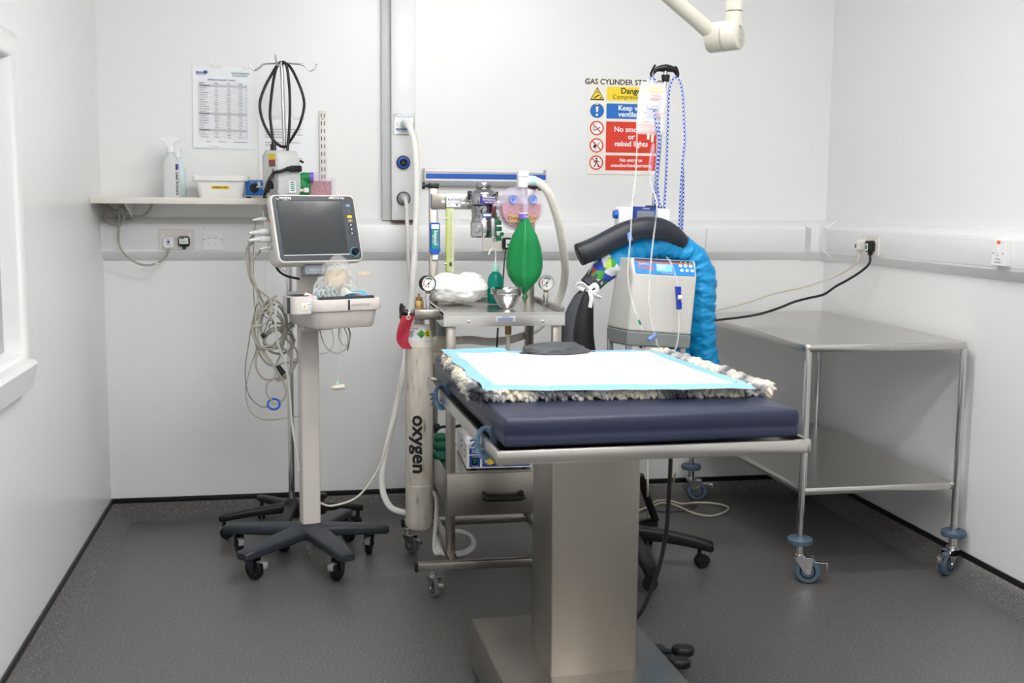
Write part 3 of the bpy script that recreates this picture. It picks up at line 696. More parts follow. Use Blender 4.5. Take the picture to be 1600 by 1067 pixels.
castor(mt, MX+.30*math.cos(R(62)), MY+.30*math.sin(R(62)), R(-60), .042, .10, m_rubber, m_dkgrey, m_dkgrey, .024, True, lev_m=m_grey, trail=.035)
b = MB(); b.cyl((MX, MY-.05, .065), (MX, MY-.05, .11), .018); b.cyl((MX, MY-.05, .045), (MX, MY-.05, .065), .007); b.sph((MX, MY-.05, .045), .009, 8); b.build('drain_bolt', m_grey, mt)
ca = R(14); Tc = TR(.036, 4.50, 0, ca)
b = MB(Tc); b.loft([[(a, c, z) for a, c in rrect(.072, .062, .008)] for z in (.14, 1.24)]); b.build('column', m_trol, mt, ang=50)
b = MB(Tc); b.loft([[(a, c, z) for a, c in rrect(w_, w_-.01, .012)] for w_, z in ((.098, .138), (.098, .148), (.080, .156))]); b.build('column_collar', m_dkgrey, mt)
# tray: a rounded tub with a thick rim, standing forward of the column
ty = R(23); FL = P(487, 470, 4.17); uT = V((math.cos(ty), math.sin(ty), 0)); wT = V((-math.sin(ty), math.cos(ty), 0))
TT = Matrix(((uT.x, wT.x, 0, FL.x), (uT.y, wT.y, 0, FL.y), (0, 0, 1, FL.z), (0, 0, 0, 1)))   # x along front edge, y back, z up from rim top
TW, TD = .292, .305
b = MB(TT); L = []
def rr(w_, d_, r_, z, oy=0): return [(TW/2+a, TD/2+c+oy, z) for a, c in rrect(w_, d_, r_, 5)]
L += [rr(TW-.066, TD-.05, .03, -.108), rr(TW-.05, TD-.036, .035, -.100), rr(TW-.03, TD-.018, .04, -.046), rr(TW-.004, TD-.002, .045, -.042), rr(TW, TD, .045, -.038), rr(TW, TD, .045, -.004), rr(TW-.006, TD-.006, .043, 0), rr(TW-.03, TD-.03, .036, 0), rr(TW-.036, TD-.036, .034, -.006), rr(TW-.06, TD-.056, .03, -.094)]
b.loft(L); b.build('tray', m_trol, mt, ang=42)
b = MB(TT); b.loft([[(TW/2+a, .018+c, z) for a, c in rrect(w_, h_, .011)] for w_, h_, z in ((.222, .021, -.004), (.222, .021, .007), (.214, .015, .010))]); b.build('grip_strip', m_bezel, mt)
b = MB(TT); b.box((TW*.50, -.0012, -.021), (.008, .003, .038), .001); b.build('seam', m_dkgrey, mt)
Tf = TT @ frame((0, -.0012, 0), (1, 0, 0), (0, 0, 1))
b = MB(Tf); b.text('mindray', TW*.66, -.021, .020, 0, bold=False, wx=1.15); b.build('maker_mark', m_grey, mt)
def warn(T, x, y, k, nm, par):
    q = MB(T); q.prism(rrect(.044*k, .026*k, .002, cx=x, cy=y), 0, .0008, 0); q.poly([(x-.017*k, y-.007*k), (x-.003*k, y-.007*k), (x-.010*k, y+.006*k)], .0011, 1); q.quad(x-.0106*k, y-.003*k, x-.0094*k, y+.003*k, .0013, 2)
    q.text('MAX', x+.011*k, y+.005*k, .008*k, 2, z=.0011); q.text('5 kg', x+.011*k, y-.006*k, .008*k, 2, z=.0011); q.build(nm, [m_paper, m_yellow, m_inkd], par)
warn(TT @ frame((0, .0125, 0), (1, 0, 0), (0, -.10, 1)), TW*.42, -.067, 1.0, 'warning_sticker', mt)
# rounded pole pocket at the tray's left
Tp = TT @ Matrix.Translation((-.018, .075, 0))
b = MB(Tp); L = []
for w_, z in ((.080, -.052), (.086, -.048), (.086, .010), (.083, .014), (.066, .014), (.062, .008), (.060, -.042)): L.append([(a, c, z) for a, c in rrect(w_, w_*1.25, w_*.30, 5)])
b.loft(L); b.build('side_pocket', m_trol, mt)
b = MB(Tp); b.loft([[(a-.004, c-.002, z) for a, c in rrect(w_, w_*1.2, w_*.32, 5)] for w_, z in ((.062, .012), (.066, .0165), (.050, .0165), (.048, -.03))]); b.box((-.0425, -.01, -.02), (.003, .03, .058), .001); b.build('pocket_lining', m_bezel, mt)
warn(Tp @ frame((0, -.0545, 0), (1, 0, 0), (0, 0, 1)), .008, -.020, .95, 'warning_sticker', mt)
b = MB(Tc); b.box((-.0, -.04, 1.205), (.10, .03, .055), .01); b.box((0, -.056, 1.205), (.078, .006, .034), .004); b.build('handle_block', m_grey, mt)
b = MB(TT); b.box((.10, TD+.02, -.02), (.10, .10, .05), .012); b.box((TW*.35, TD-.10, -.118), (.12, .06, .025), .008); b.build('tray_bracket', m_trol, mt)

# ------------------------------------------------------------------ the monitor
a_, t_ = R(24), R(18)
nh = V((math.sin(a_), -math.cos(a_), 0)); um = V((math.cos(a_), math.sin(a_), 0)); vm = -nh*math.sin(t_)+V((0, 0, math.cos(t_)))
om = P(496, 356.5, 4.37); TM = frame(om, um, vm)
MW, MH = .345, .262
mo = thing('patient_monitor', 'white patient monitor with dark bezel and blank screen on the trolley', 'monitor', om-V((0, 0, .14)))
b = MB(TM); L = []
for w_, h_, r_, z in ((MW-.06, MH-.05, .03, -.125), (MW-.03, MH-.03, .03, -.118), (MW-.018, MH-.014, .03, -.06), (MW-.012, MH-.008, .028, -.036), (MW-.002, MH-.001, .024, -.030), (MW, MH, .024, -.012), (MW-.004, MH-.004, .023, -.003), (MW-.012, MH-.012, .02, 0)):
    L.append([(a, c, z) for a, c in rrect(w_, h_, r_, 5)])
b.loft(L); b.build('housing', m_offw, mo, ang=40)
b = MB(TM); b.prism(rrect(MW-.016, MH-.014, .017, 5), -.004, .0015); b.build('bezel', m_bezel, mo)
bz = mo.children[-1]
b = MB(TM)
sx0, sx1, sy0, sy1 = -.146, .112, -.098, .104
L = []
for d, z in ((.003, .0022), (0, .0012), (-.004, .0018)): L.append([(sx0-d, sy0-d, z), (sx1+d, sy0-d, z), (sx1+d, sy1+d, z), (sx0-d, sy1+d, z)])
b.loft(L, 1, cap0=False, cap1=False); b.quad(sx0, sy0, sx1, sy1, .0021, 0)
b.quad(sx0-.003, sy0-.0065, sx1+.004, sy0-.003, .0024, 2); b.build('screen', [m_screen, m_dkgrey, m_lgrey], mo)
b = MB(TM); b.text('mindray', -.112, .117, .0135, 0, z=.002, bold=True, wx=1.1); b.text('medical', -.112, .1085, .008, 0, z=.002); b.poly([(-.150, .116), (-.141, .112), (-.138, .108), (-.147, .112)], .002, 0); b.text('uMEC12 Vet', .095, .117, .0115, 0, z=.002, bold=True, wx=1.1); b.build('maker_mark', m_white_ink, bz)
xb = .1385
b = MB(TM); b.prism(rrect(.017, .011, .003, cx=xb, cy=.088), .001, .0022); b.build('indicator_lamp', mat('blue_grey_lamp', '#6f8fb0', .3), mo)
b = MB(TM); b.cyl((xb, .066, .001), (xb, .066, .003), .007); b.build('button', mat('dim_button', '#555a62', .4), mo)
cols = [('yellow_plastic', m_yellow), ('ochre_button', mat('ochre_button', '#b8932c', .4)), 0, 0, 0]
for k, cc in enumerate(cols):
    y = .044-.0165*k; b = MB(TM); m1 = cc[1] if cc else m_dkgrey
    b.prism(rrect(.019, .0105, .002, cx=xb, cy=y), .001, .003, 0, bev=.0006)
    if k == 1: b.prism(rrect(.015, .007, .001, cx=xb, cy=y), .003, .0033, 1)
    if k: b.quad(xb-.003, y-.002, xb+.003, y+.002, .0036, 2)
    b.build('button', [m1, m_dkgrey, m_white_ink], mo)
b = MB(TM); b.cyl((xb, -.094, .001), (xb, -.094, .016), .0135, .012, 28); b.ring(xb, -.094, .0185, .0165, .0025, 1); b.build('control_knob', [m_blackg, mat('cyan_ring', '#58b7d6', .3)], mo)
b = MB(TM)
for k in range(9): b.box((-MW/2+.004, .105-.007*k, -.062), (.004, .003, .03), mi=0)
b.build('side_vent', m_grey, mo)
b = MB(TM); b.cyl((-MW/2+.012, .035, -.028), (-MW/2-.001, .035, -.028), .005); b.build('port_cap', m_orange, mo)
b = MB(TM); b.prism(rrect(.095, .036, .008, cx=-.012, cy=-.150), -.075, -.03, 0, bev=.004); b.prism(rrect(.070, .018, .004, cx=-.012, cy=-.150), -.03, -.027, 0); b.build('grip', mat('blue_grey_grip', '#8d949c', .45), mo)
b = MB(TM); b.box((0, -.06, -.135), (.10, .09, .03), .01); b.box((.01, -.10, -.10), (.08, .05, .06), .01); b.build('mount', m_grey, mo)
# plugs in its left side
def mon(x, y, z): return TM @ V((x, y, z))
plugs = []
for y, r_, L_ in ((.055, .0085, .035), (.005, .0125, .055), (-.022, .0125, .06), (-.055, .007, .02)):
    p0 = mon(-MW/2+.012, y, -.065); p1 = mon(-MW/2-L_*.6, y-.001, -.060); p2 = mon(-MW/2-L_-.02, y-.006, -.056)
    b = MB(); b.cyl(p0, p1, r_, r_*.92); b.cyl(p1, p2, r_*.75, r_*.35); b.build('cable_plug', m_lgrey, mo); plugs.append(p2)

# ------------------------------------------------------------------ cables hanging from the monitor, each its own run
CG = 'patient cables hanging left of the trolley'
YC = 4.38
def run(start, pts, r, label, m_=m_cable, grp=CG, end=None):
    b = MB(); b.tube(([start] if start is not None else [])+PP(*pts), r, 9, 6)
    if end:
        q0, q1 = P(*end[0]), P(*end[1]); b.cyl(q0, q1, end[2], n=10, mi=1)
    return one(b, 'patient_cable', [m_, m_black], label, 'cable', grp)
run(plugs[0], ((400, 348, YC), (397, 362, 4.40), (396, 400, 4.41), (396, 450, 4.41), (398, 480, 4.40), (404, 505, 4.40), (402, 540, 4.40), (391, 575, 4.40), (384, 610, 4.40), (390, 640, 4.41), (410, 655, 4.41), (440, 654, 4.42), (468, 650, 4.43)), .0022, 'thin grey cable from the topmost monitor plug trailing down to the column')
run(plugs[1], ((398, 364, YC), (390, 375, YC), (389, 395, YC), (393, 425, YC), (402, 452, YC), (412, 475, 4.40), (428, 505, 4.41), (448, 530, 4.42), (465, 552, 4.43), (456, 580, 4.42), (437, 590, 4.40), (413, 592, 4.38), (400, 572, 4.37), (404, 548, 4.37), (425, 540, 4.38), (448, 548, 4.40), (456, 570, 4.41), (447, 590, 4.4), (432, 595, 4.4)), .0042, 'thick grey cable from the second monitor plug making the lowest big coil')
run(plugs[2], ((395, 378, 4.36), (385, 390, 4.36), (386, 410, 4.36), (393, 440, 4.36), (407, 455, 4.36), (422, 468, 4.37), (423, 490, 4.36), (412, 507, 4.36), (395, 512, 4.36), (400, 535, 4.36), (418, 560, 4.37), (433, 580, 4.37), (446, 605, 4.37), (444, 622, 4.37), (432, 631, 4.37), (424, 628, 4.37)), .0042, 'thick grey cable from the third monitor plug ending in the blue clip', end=None)
run(plugs[3], ((405, 395, 4.35), (394, 405, 4.35), (393, 425, 4.35), (398, 445, 4.35), (404, 470, 4.36), (398, 510, 4.37), (402, 545, 4.38), (420, 570, 4.39), (445, 567, 4.40), (466, 564, 4.42)), .0038, 'grey cable from the lowest monitor plug crossing to the column')
run(None, ((432, 462, 4.40), (412, 475, 4.39), (400, 497, 4.39), (398, 520, 4.38), (406, 545, 4.38), (425, 540, 4.39), (450, 515, 4.41), (462, 500, 4.43), (440, 512, 4.41), (425, 518, 4.40), (421, 508, 4.40), (435, 505, 4.41), (460, 510, 4.43)), .0040, 'grey cable coiled from the pocket of the tray')
run(None, ((433, 468, 4.38), (415, 480, 4.37), (404, 500, 4.37), (403, 530, 4.36), (415, 552, 4.37), (430, 575, 4.37), (428, 592, 4.37), (417, 600, 4.37), (418, 618, 4.37), (432, 632, 4.37)), .0030, 'thin grey cable running from the tray pocket to the blue clip')
run(None, ((432, 475, 4.36), (430, 500, 4.36), (434, 535, 4.37), (446, 570, 4.38), (452, 610, 4.39), (456, 660, 4.40), (462, 700, 4.41), (467, 735, 4.43)), .0045, 'pale tube hanging from the tray to low behind the column', m_=m_cablew)
run(None, ((428, 505, 4.39), (410, 490, 4.39), (404, 470, 4.39), (395, 500, 4.38), (388, 540, 4.38), (383, 580, 4.38), (388, 615, 4.38), (405, 634, 4.38), (422, 636, 4.38)), .0018, 'thin dark lead looping widest to the left of the coils', m_=mat('dark_grey_lead', '#6c6b68', .5))
run(None, ((440, 508, 4.42), (445, 525, 4.42), (440, 550, 4.41), (432, 572, 4.41), (440, 592, 4.41), (455, 580, 4.42), (462, 560, 4.43)), .0038, 'grey cable with dark connector among the coils', end=((433, 572, 4.40), (443, 585, 4.40), .012))
run(None, ((446, 425, 4.44), (437, 418, 4.42), (430, 405, 4.40), (419, 395, 4.39), (416, 405, 4.38), (415, 440, 4.38), (421, 475, 4.38), (426, 520, 4.38)), .0020, 'white lead with cream joint beside the monitor corner', m_=m_cablew)
for dx, dy, sx, sy, Y, lab in ((428, 505, 22, 40, 4.40, 'grey cable coil hanging tallest beside the tray pocket'), (420, 512, 27, 34, 4.365, 'grey cable coil hanging furthest forward beside the tray pocket'), (436, 530, 25, 22, 4.42, 'small grey cable coil between the coils and the column')):
    b = MB(); b.tube([P(dx+sx*math.cos(k*.6)*(1-.006*k), dy+sy*math.sin(k*.6)*(1-.008*k)+.25*k, Y+.012*math.sin(k*1.3)+.0012*k) for k in range(24)], .0038, 9, 4); one(b, 'patient_cable', m_cable, lab, 'cable', CG)
b = MB(); b.tube(PP((421, 392, 4.40), (432, 418, 4.42), (445, 430, 4.45), (468, 436, 4.47)), .0045); one(b, 'power_cable', m_black, 'black cable from the monitor back to the column', 'cable')
c0 = P(428, 631, 4.37)
t = tag(MB().tube([c0+V((.022*math.cos(q), -.004+.01*math.sin(q*1.0), .018*math.sin(q))) for q in [k*.52 for k in range(13)]], .0045, 8, 4, flat=1).build('cable_clip', m_blue), 'blue ring clip at the bottom of the hanging grey cables', 'clip')
b = MB(); b.cyl(P(409, 522, 4.37), P(414, 527, 4.37), .008); b.tube(PP((425, 490, 4.38), (416, 510, 4.37), (411, 524, 4.37)), .0016); one(b, 'sensor_lead', m_black, 'short lead with black tip among the hanging cables', 'cable')
# leads under the tray's right side
G2 = 'thin leads hanging under the tray'
for pts, r_, lb, m_ in (
    (((498, 511, 4.33), (508, 540, 4.30), (525, 552, 4.29), (540, 545, 4.29), (544, 530, 4.29), (538, 512, 4.32)), .0022, 'grey lead making the widest loop under the tray', m_cable),
    (((530, 510, 4.30), (530, 530, 4.28), (540, 540, 4.28), (548, 525, 4.28), (545, 512, 4.30)), .0022, 'grey lead making the small loop nearest the tray corner', m_cable),
    (((544, 511, 4.32), (547, 525, 4.30), (543, 548, 4.30)), .0025, 'dark lead end dangling under the tray corner', mat('dark_grey_lead', '#6c6b68', .5)),
    (((500, 553, 4.36), (512, 550, 4.33), (521, 535, 4.31), (518, 510, 4.32)), .0018, 'white lead curving from the column to the tray underside', m_cablew)):
    one(MB().tube(PP(*pts), r_, 8, 6), 'lead', m_, lb, 'cable', G2)
t = thing('sensor', 'cream sensor hanging on a thin white line right of the column', 'sensor', P(530, 610, 4.29))
MB().tube(PP((532, 508, 4.31), (533, 540, 4.29), (530, 575, 4.29), (527, 597, 4.29)), .0014, 6).build('line', m_cablew, t)
b = MB(); b.cyl(P(521, 606, 4.285), P(538, 604, 4.29), .0095, n=16); b.cyl(P(518, 606, 4.285), P(521, 606, 4.285), .006); b.build('sensor_body', m_cream, t)
b = MB(); b.cyl(P(527, 596, 4.29), P(527, 601, 4.288), .005); b.build('line_joint', m_cyan, t)

# ------------------------------------------------------------------ what lies in the tray
def tr(x, y, z): return TT @ V((x, y, z))
pc = tr(.165, .12, -.088)
t = thing('lead_bag', 'crumpled clear bag stuffed with cream leads in the monitor tray', 'bag', pc)
def crump(q): return 1+.10*noise.noise(q*3.1)+.07*noise.noise(q*8.3)+(.55*max(0, q.z-.2)**2)*(1-.3*abs(q.x))
b = MB(TT); L = []
b.sph((.165, .145, .022), (.094, .07, .100), 26, fn=lambda q: crump(q)*(1-.40*max(0, q.z)*(q.x*q.x+q.y*q.y))); b.build('film', m_bagfilm, t, ang=25)
rn = random.Random(5); b = MB(TT)
for k in range(16):
    c = V((.165+rn.uniform(-.045, .045), .14+rn.uniform(-.035, .035), .025+rn.uniform(-.055, .05))); a0 = rn.random()*6; rr_ = rn.uniform(.02, .04); tl = V((rn.uniform(-1, 1), rn.uniform(-1, 1), rn.uniform(-1, 1))).normalized(); o1 = tl.orthogonal().normalized(); o2 = tl.cross(o1)
    b.tube([c+(o1*math.cos(a0+q*.7)+o2*math.sin(a0+q*.7))*rr_ for q in range(8)], .0032, 7, 4)
b.build('leads', m_cream, t)
b = MB(TT); b.sph((.16, .14, .06), (.05, .035, .04), 10, fn=lambda q: 1+.25*noise.noise(q*4)); b.box((.12, .095, -.005), (.06, .012, .035), .004); b.build('packet', mat('tan_packet', '#cdb693', .7), t)
b = MB(TT); b.box((.255, .10, .085), (.052, .003, .014), .001); q = b.build('card_strip', mat('specked_card', '#d8c6b0', .8, var=.25, scale=90), t)
b = MB(TT); b.cyl((.150, .050, -.012), (.232, .062, -.012), .036, n=24); b.cyl((.148, .05, -.012), (.234, .062, -.012), .024, n=20); one(b, 'pressure_cuff', m_ltblue, 'rolled light blue cuff lying in the monitor tray', 'cuff')
b = MB(TT)
for k in range(6): b.tube([(.11+.004*k, .05, -.03), (.14, .022+.003*k, .014+.005*k), (.19, .014+.003*k, .016-.003*k+.004), (.235, .03, -.002-.004*k), (.26, .06, -.03)], .0024, 7, 5)
one(b, 'white_lead', m_cablew, 'bundle of thin white leads looped over the light blue cuff', 'cable')
b = MB(TT)
for k in range(5):
    x = .02+.02*k; b.tube([(x, .10, -.06), (x+.01, .06, .01+.006*k), (x+.03, .07, .035-.004*k), (x+.035, .05, .0), (x+.01, .04, -.03)], .0022, 7, 6)
b.tube([(.05, .12, -.05), (.075, .14, .04), (.10, .14, .055), (.125, .12, .02), (.12, .1, -.05)], .0026, 7, 6)
one(b, 'blue_lead', mat('pale_blue_lead', '#b9d3de', .3), 'tangle of pale blue tubing in the left of the monitor tray', 'tubing')
b = MB(TT @ Matrix.Translation((-.0, .055, .012)) @ Matrix.Rotation(R(20), 4, 'Y') @ frame((0, 0, 0), (1, 0, 0), (0, .25, 1))); b.prism(rrect(.05, .038, .002, cx=.02, cy=-.005), 0, .0012); b.text('mindray', .016, .002, .010, 1, rot=R(50), z=.0016, bold=True); one(b, 'card', [m_offw, m_red], 'white card with red print standing in the monitor tray', 'card')
# ------------------------------------------------------------------ outlets on the service duct, hoses, wall rail
fz = lambda x, y, Y=5.188: frame(P(x, y, Y), (1, 0, 0), (0, 0, 1))
T = fz(631.5, 194.5); t = thing('scavenging_outlet', 'square outlet plate with printed notice near the top of the service duct', 'outlet', T.translation)
b = MB(T); b.prism(rrect(.092, .090, .003), 0, .008, bev=.0015); b.build('frame', m_alu, t)
b = MB(T); b.prism(rrect(.080, .080, .002), .007, .0088, 0); z = .0095
b.text('ANAESTHETIC GAS SCAVENGING', 0, .034, .0052, 1, z=z, bold=True); b.text('FOR TERMINAL UNIT ONLY', 0, .027, .0042, 1, z=z)
b.quad(-.038, -.024, .038, -.018, z, 1); b.quad(-.036, -.0275, .03, -.0255, z, 2); b.quad(-.03, -.031, .034, -.029, z, 2); b.quad(-.02, -.0345, .02, -.0325, z, 2)
for xx in (-.033, .033): b.disc(xx, 0, .0028, z, 2)
b.build('plate', [m_white, m_inkb, m_grey], t)
b = MB(T); b.lathe([(.017, .008), (.017, .03), (.0145, .034)], (0, .004, 0), mi=0); b.build('spigot', m_white, t)
def outlet(x, y, nm, lab, ringm):
    T = fz(x, y); t = thing(nm, lab, 'outlet', T.translation)
    b = MB(T); b.lathe([(.0305, 0), (.0305, .012), (.028, .016), (.026, .016), (.026, .008)], mi=0, n=36); b.build('housing', m_blackg, t)
    b = MB(T); b.lathe([(.026, .010), (.026, .019), (.0245, .020), (.0165, .020), (.0165, .012)], n=36); b.build('collar', ringm, t)
    b = MB(T); b.lathe([(.0165, .010), (.0165, .024), (.012, .026), (.010, .016), (.002, .016)], n=28); b.build('socket', m_blackg if ringm is m_blue else m_alu, t); return T
Tb = outlet(630, 254, 'gas_outlet', 'round gas outlet with blue collar, nothing plugged in, on the service duct', m_blue)
Tl = outlet(630.5, 310, 'gas_outlet', 'lower gas outlet with grey collar and white hose on the service duct', m_grey)
t = thing('scavenging_hose', 'thick white corrugated hose from the duct outlet down behind the oxygen cylinder', 'hose', P(620, 640, 4.75))
pts = [tuple(P(632, 192, 5.155)), tuple(P(636, 193, 5.11)), tuple(P(642, 203, 5.07)), tuple(P(648, 230, 5.06)), tuple(P(651, 280, 5.05)), tuple(P(650, 340, 5.04)), tuple(P(646, 420, 4.98)), tuple(P(641, 500, 4.9)), tuple(P(630, 580, 4.82)), tuple(P(614, 660, 4.76)), tuple(P(600, 720, 4.72)), tuple(P(597, 760, 4.68)), tuple(P(608, 790, 4.62)), tuple(P(628, 800, 4.56)), tuple(P(650, 800, 4.55))]
MB().hose(pts, .0135, pitch=.0075, depth=.07).build('hose', m_hose, t)
b = MB(); b.cyl(P(632, 192.5, 5.152), P(637, 193.5, 5.118), .017, .0155, n=20); b.build('end_cuff', m_cyan, t)
b = MB(); p0 = P(631, 310, 5.165)
b.tube([p0, p0+V((.002, -.03, 0)), tuple(P(635, 320, 5.09)), tuple(P(636, 345, 5.08)), tuple(P(639, 420, 5.03)), tuple(P(645, 480, 4.95)), tuple(P(650, 540, 4.8)), tuple(P(660, 600, 4.7)), tuple(P(672, 640, 4.62))], .0085, 10)
b.cyl(p0+V((0, .01, 0)), p0-V((0, .02, 0)), .011); one(b, 'gas_hose', m_cablew, 'smooth white hose from the lower grey outlet to the anaesthetic trolley', 'hose')
b = MB(); b.tube(PP((647, 205, 5.18), (652, 212, 5.12), (656, 235, 5.10), (656, 280, 5.09), (653, 340, 5.07), (650, 420, 5.0), (643, 500, 4.93), (636, 560, 4.86), (625, 590, 4.80), (620, 640, 4.76), (612, 670, 4.72), (592, 730, 4.7), (560, 775, 4.62), (520, 790, 4.56), (500, 786, 4.53)), .0042, 8); one(b, 'gas_tube', m_hosec, 'thin cream tube from the duct plate trailing down to the monitor trolley', 'tube')
a = P(664, 262, 5.20); c = P(853, 293, 5.20)
t = thing('wall_rail', 'grey medical wall rail with blue stripe above the anaesthetic trolley', 'rail', V(((a.x+c.x)/2, YB, c.z)))
def rz(y): return P(750, y, 5.20).z
b = MB(); prof = [(0, rz(264)), (.03, rz(264)), (.045, rz(268.5)), (.060, rz(271)), (.060, rz(283)), (.045, rz(285)), (.03, rz(291)), (0, rz(292.5))]
b.loft([[(x, YB-d, z) for d, z in prof] for x in (a.x, c.x)]); b.build('rail', m_alu, t)
b = MB(); b.box2((a.x+.004, YB-.0615, rz(280.0)), (c.x-.002, YB-.059, rz(271.8))); b.build('blue_strip', m_blue, t)
b = MB(); b.box2((a.x+.002, YB-.0625, rz(283)), (c.x+.002, YB-.058, rz(280.5)), .0008); b.box2((a.x+.002, YB-.048, rz(269)), (c.x-.01, YB-.03, rz(264.5)), .001); b.build('lip', m_white, t)
for xx in (a.x, c.x): MB().box((xx, YB-.030, rz(278)), (.006, .058, rz(264)-rz(292)), .002).build('end_cap', m_lgrey, t)

# ------------------------------------------------------------------ anaesthetic trolley
YFr, YBk, ZT = 4.10, 4.60, 1.020
at = thing('anaesthetic_trolley', 'stainless steel anaesthetic trolley with tray, drawer and gas fittings', 'trolley', (.735, 4.35, 0))
xfl, xfr, xbl, xbr = P(705, 600, 4.13).x, P(870, 560, 4.13).x, P(677, 400, YBk).x, P(826, 560, YBk).x
def post(x, y, z0, z1, w=.034): MB().box2((x-w/2, y-w/2, z0), (x+w/2, y+w/2, z1), .002).build('post', m_steel, at)
post(xfl, 4.145, .118, ZT-.02, .033); post(xfr, 4.145, .118, ZT-.02, .033)
ztop = P(677, 292, YBk).z
post(xbl, YBk, .118, ztop, .034); post(xbr, YBk, .118, ztop, .034)
for yy in (4.02, YBk):
    x0_ = P(652, 880, 4.02).x if yy < 4.3 else P(631, 824, YBk).x
    MB().box2((x0_, yy-.016, .092), (xfr+.16, yy+.016, .122), .002).build('base_bar', m_steel, at)
    b = MB(); b.box2((x0_-.010, yy-.017, .091), (x0_+.003, yy+.017, .123), .003); b.build('bar_cap', m_black, at)
MB().box2((xfl-.016, 4.03, .093), (xfl+.016, 4.60, .121), .002).build('side_bar', m_steel, at)
MB().box2((xfr-.016, 4.03, .093), (xfr+.016, 4.60, .121), .002).build('side_bar', m_steel, at)
cp = PZ(668, 937, 0)
castor(at, .463, 4.02, R(-70), .034, .095, m_tyre, m_rubber, m_alu, .022, True)
castor(at, .425, YBk-.05, R(-50), .034, .095, m_tyre, m_rubber, m_alu, .022, True)
castor(at, xfr+.10, 4.02, R(-60), .034, .095, m_tyre, m_rubber, m_alu, .022, True)
castor(at, xfr+.10, YBk, R(-60), .034, .095, m_tyre, m_rubber, m_alu, .022, True)
# tray
tx0, tx1 = P(693, 498, YFr).x, P(883, 498, YFr).x
b = MB(); b.box2((tx0, YFr, ZT-.012), (tx1, YBk+.02, ZT-.004)); zA0, zA1 = ZT-.052, ZT-.002
b.box2((tx0, YFr, zA0), (tx1, YFr+.003, zA1)); b.box2((tx0, YFr, zA0), (tx0+.003, YBk+.02, ZT+.004)); b.box2((tx1-.003, YFr, zA0), (tx1, YBk+.02, ZT+.012)); b.box2((tx1-.012, YFr+.02, ZT+.008), (tx1, YBk+.02, ZT+.012)); b.box2((tx0, YBk+.017, zA0), (tx1, YBk+.02, ZT+.012))
tr_o = b.build('tray', m_steelh, at)
for xx in (732, 848): q = P(xx, 502, YFr); b = MB(); b.lathe([(.0055, 0), (.005, .004), (.001, .006)], q, (0, -1, 0), 16); b.build('screw', m_chrome, tr_o)
T = frame(P(790, 498, YFr-.0006), (1, 0, 0), (0, 0, 1)); b = MB(T); b.quad(-.036, -.010, .036, .010, 0, 0); b.text('BURTONS', 0, .0062, .0062, 1, bold=True)
for k in range(4): b.quad(-.030+.003*(k % 2), .0005-k*.003, .030-.004*(k % 2), .002-k*.003, .0006, 1)
b.build('maker_plate', [m_lgrey, m_inkb], tr_o)
# lower shelf + drawer
zs = .425
MB().box2((xfl-.018, 4.115, zs-.006), (xfr+.018, YBk+.02, zs)).build('lower_shelf', m_steelh, at)
zd = P(700, 808, 4.10).z
MB().box2((xfl-.014, 4.13, zd+.02), (xfr+.014, YBk, zs-.008)).build('drawer_case', m_steel, at)
b = MB(); b.box2((xfl-.017, 4.108, zd), (xfr+.02, 4.13, zs-.002), .003); dr = b.build('drawer', m_steel, at)
h0, h1 = P(755, 778, 4.08), P(819, 776, 4.08)
b = MB(); b.tube([V((h0.x+.008, 4.108, h0.z+.004)), V((h0.x+.006, 4.085, h0.z+.002)), V((h0.x+.016, 4.074, h0.z-.004)), V((h1.x-.016, 4.074, h1.z-.004)), V((h1.x-.006, 4.085, h1.z+.002)), V((h1.x-.008, 4.108, h1.z+.004))], .0095, 12, 2)
for hx in (h0.x+.007, h1.x-.007): b.box((hx, 4.100, h0.z+.004), (.018, .014, .026), .004)
b.build('handle', m_black, dr)
# crossbar, clamps
zc0, zc1 = P(700, 327, YBk).z, P(700, 303, YBk).z
MB().box2((xbl-.01, YBk-.024, zc0), (xbr+.02, YBk-.017, zc1), .001).build('back_bar', m_steel, at)
b = MB(); b.box2((xbl+.03, YBk-.026, zc0+.026), (xbl+.055, YBk-.0235, zc0+.036)); b.build('slot', m_white, at)
for xx, s in ((xbl, -1), (xbr, 1)):
    b = MB(); b.box((xx, YBk, ztop+.004), (.042, .042, .020), .002); b.cyl((xx+s*.02, YBk, ztop+.004), (xx+s*.038, YBk, ztop+.004), .006); b.cyl((xx+s*.034, YBk, ztop+.004), (xx+s*.044, YBk, ztop+.004), .014, n=16); b.build('clamp', m_black, at)
T = frame(P(677.5, 314, YBk-.018), (1, 0, 0), (0, 0, 1)); b = MB(T); b.quad(-.012, -.029, .012, .029, .0006, 0); b.quad(-.005, -.022, .005, .022, .001, 1)
b.text('SERVICE DUE', 0, 0, .0065, 0, rot=R(90), z=.0014); b.build('service_label', [mat('steel_blue_label', '#3e638e', .5), m_paper], at)
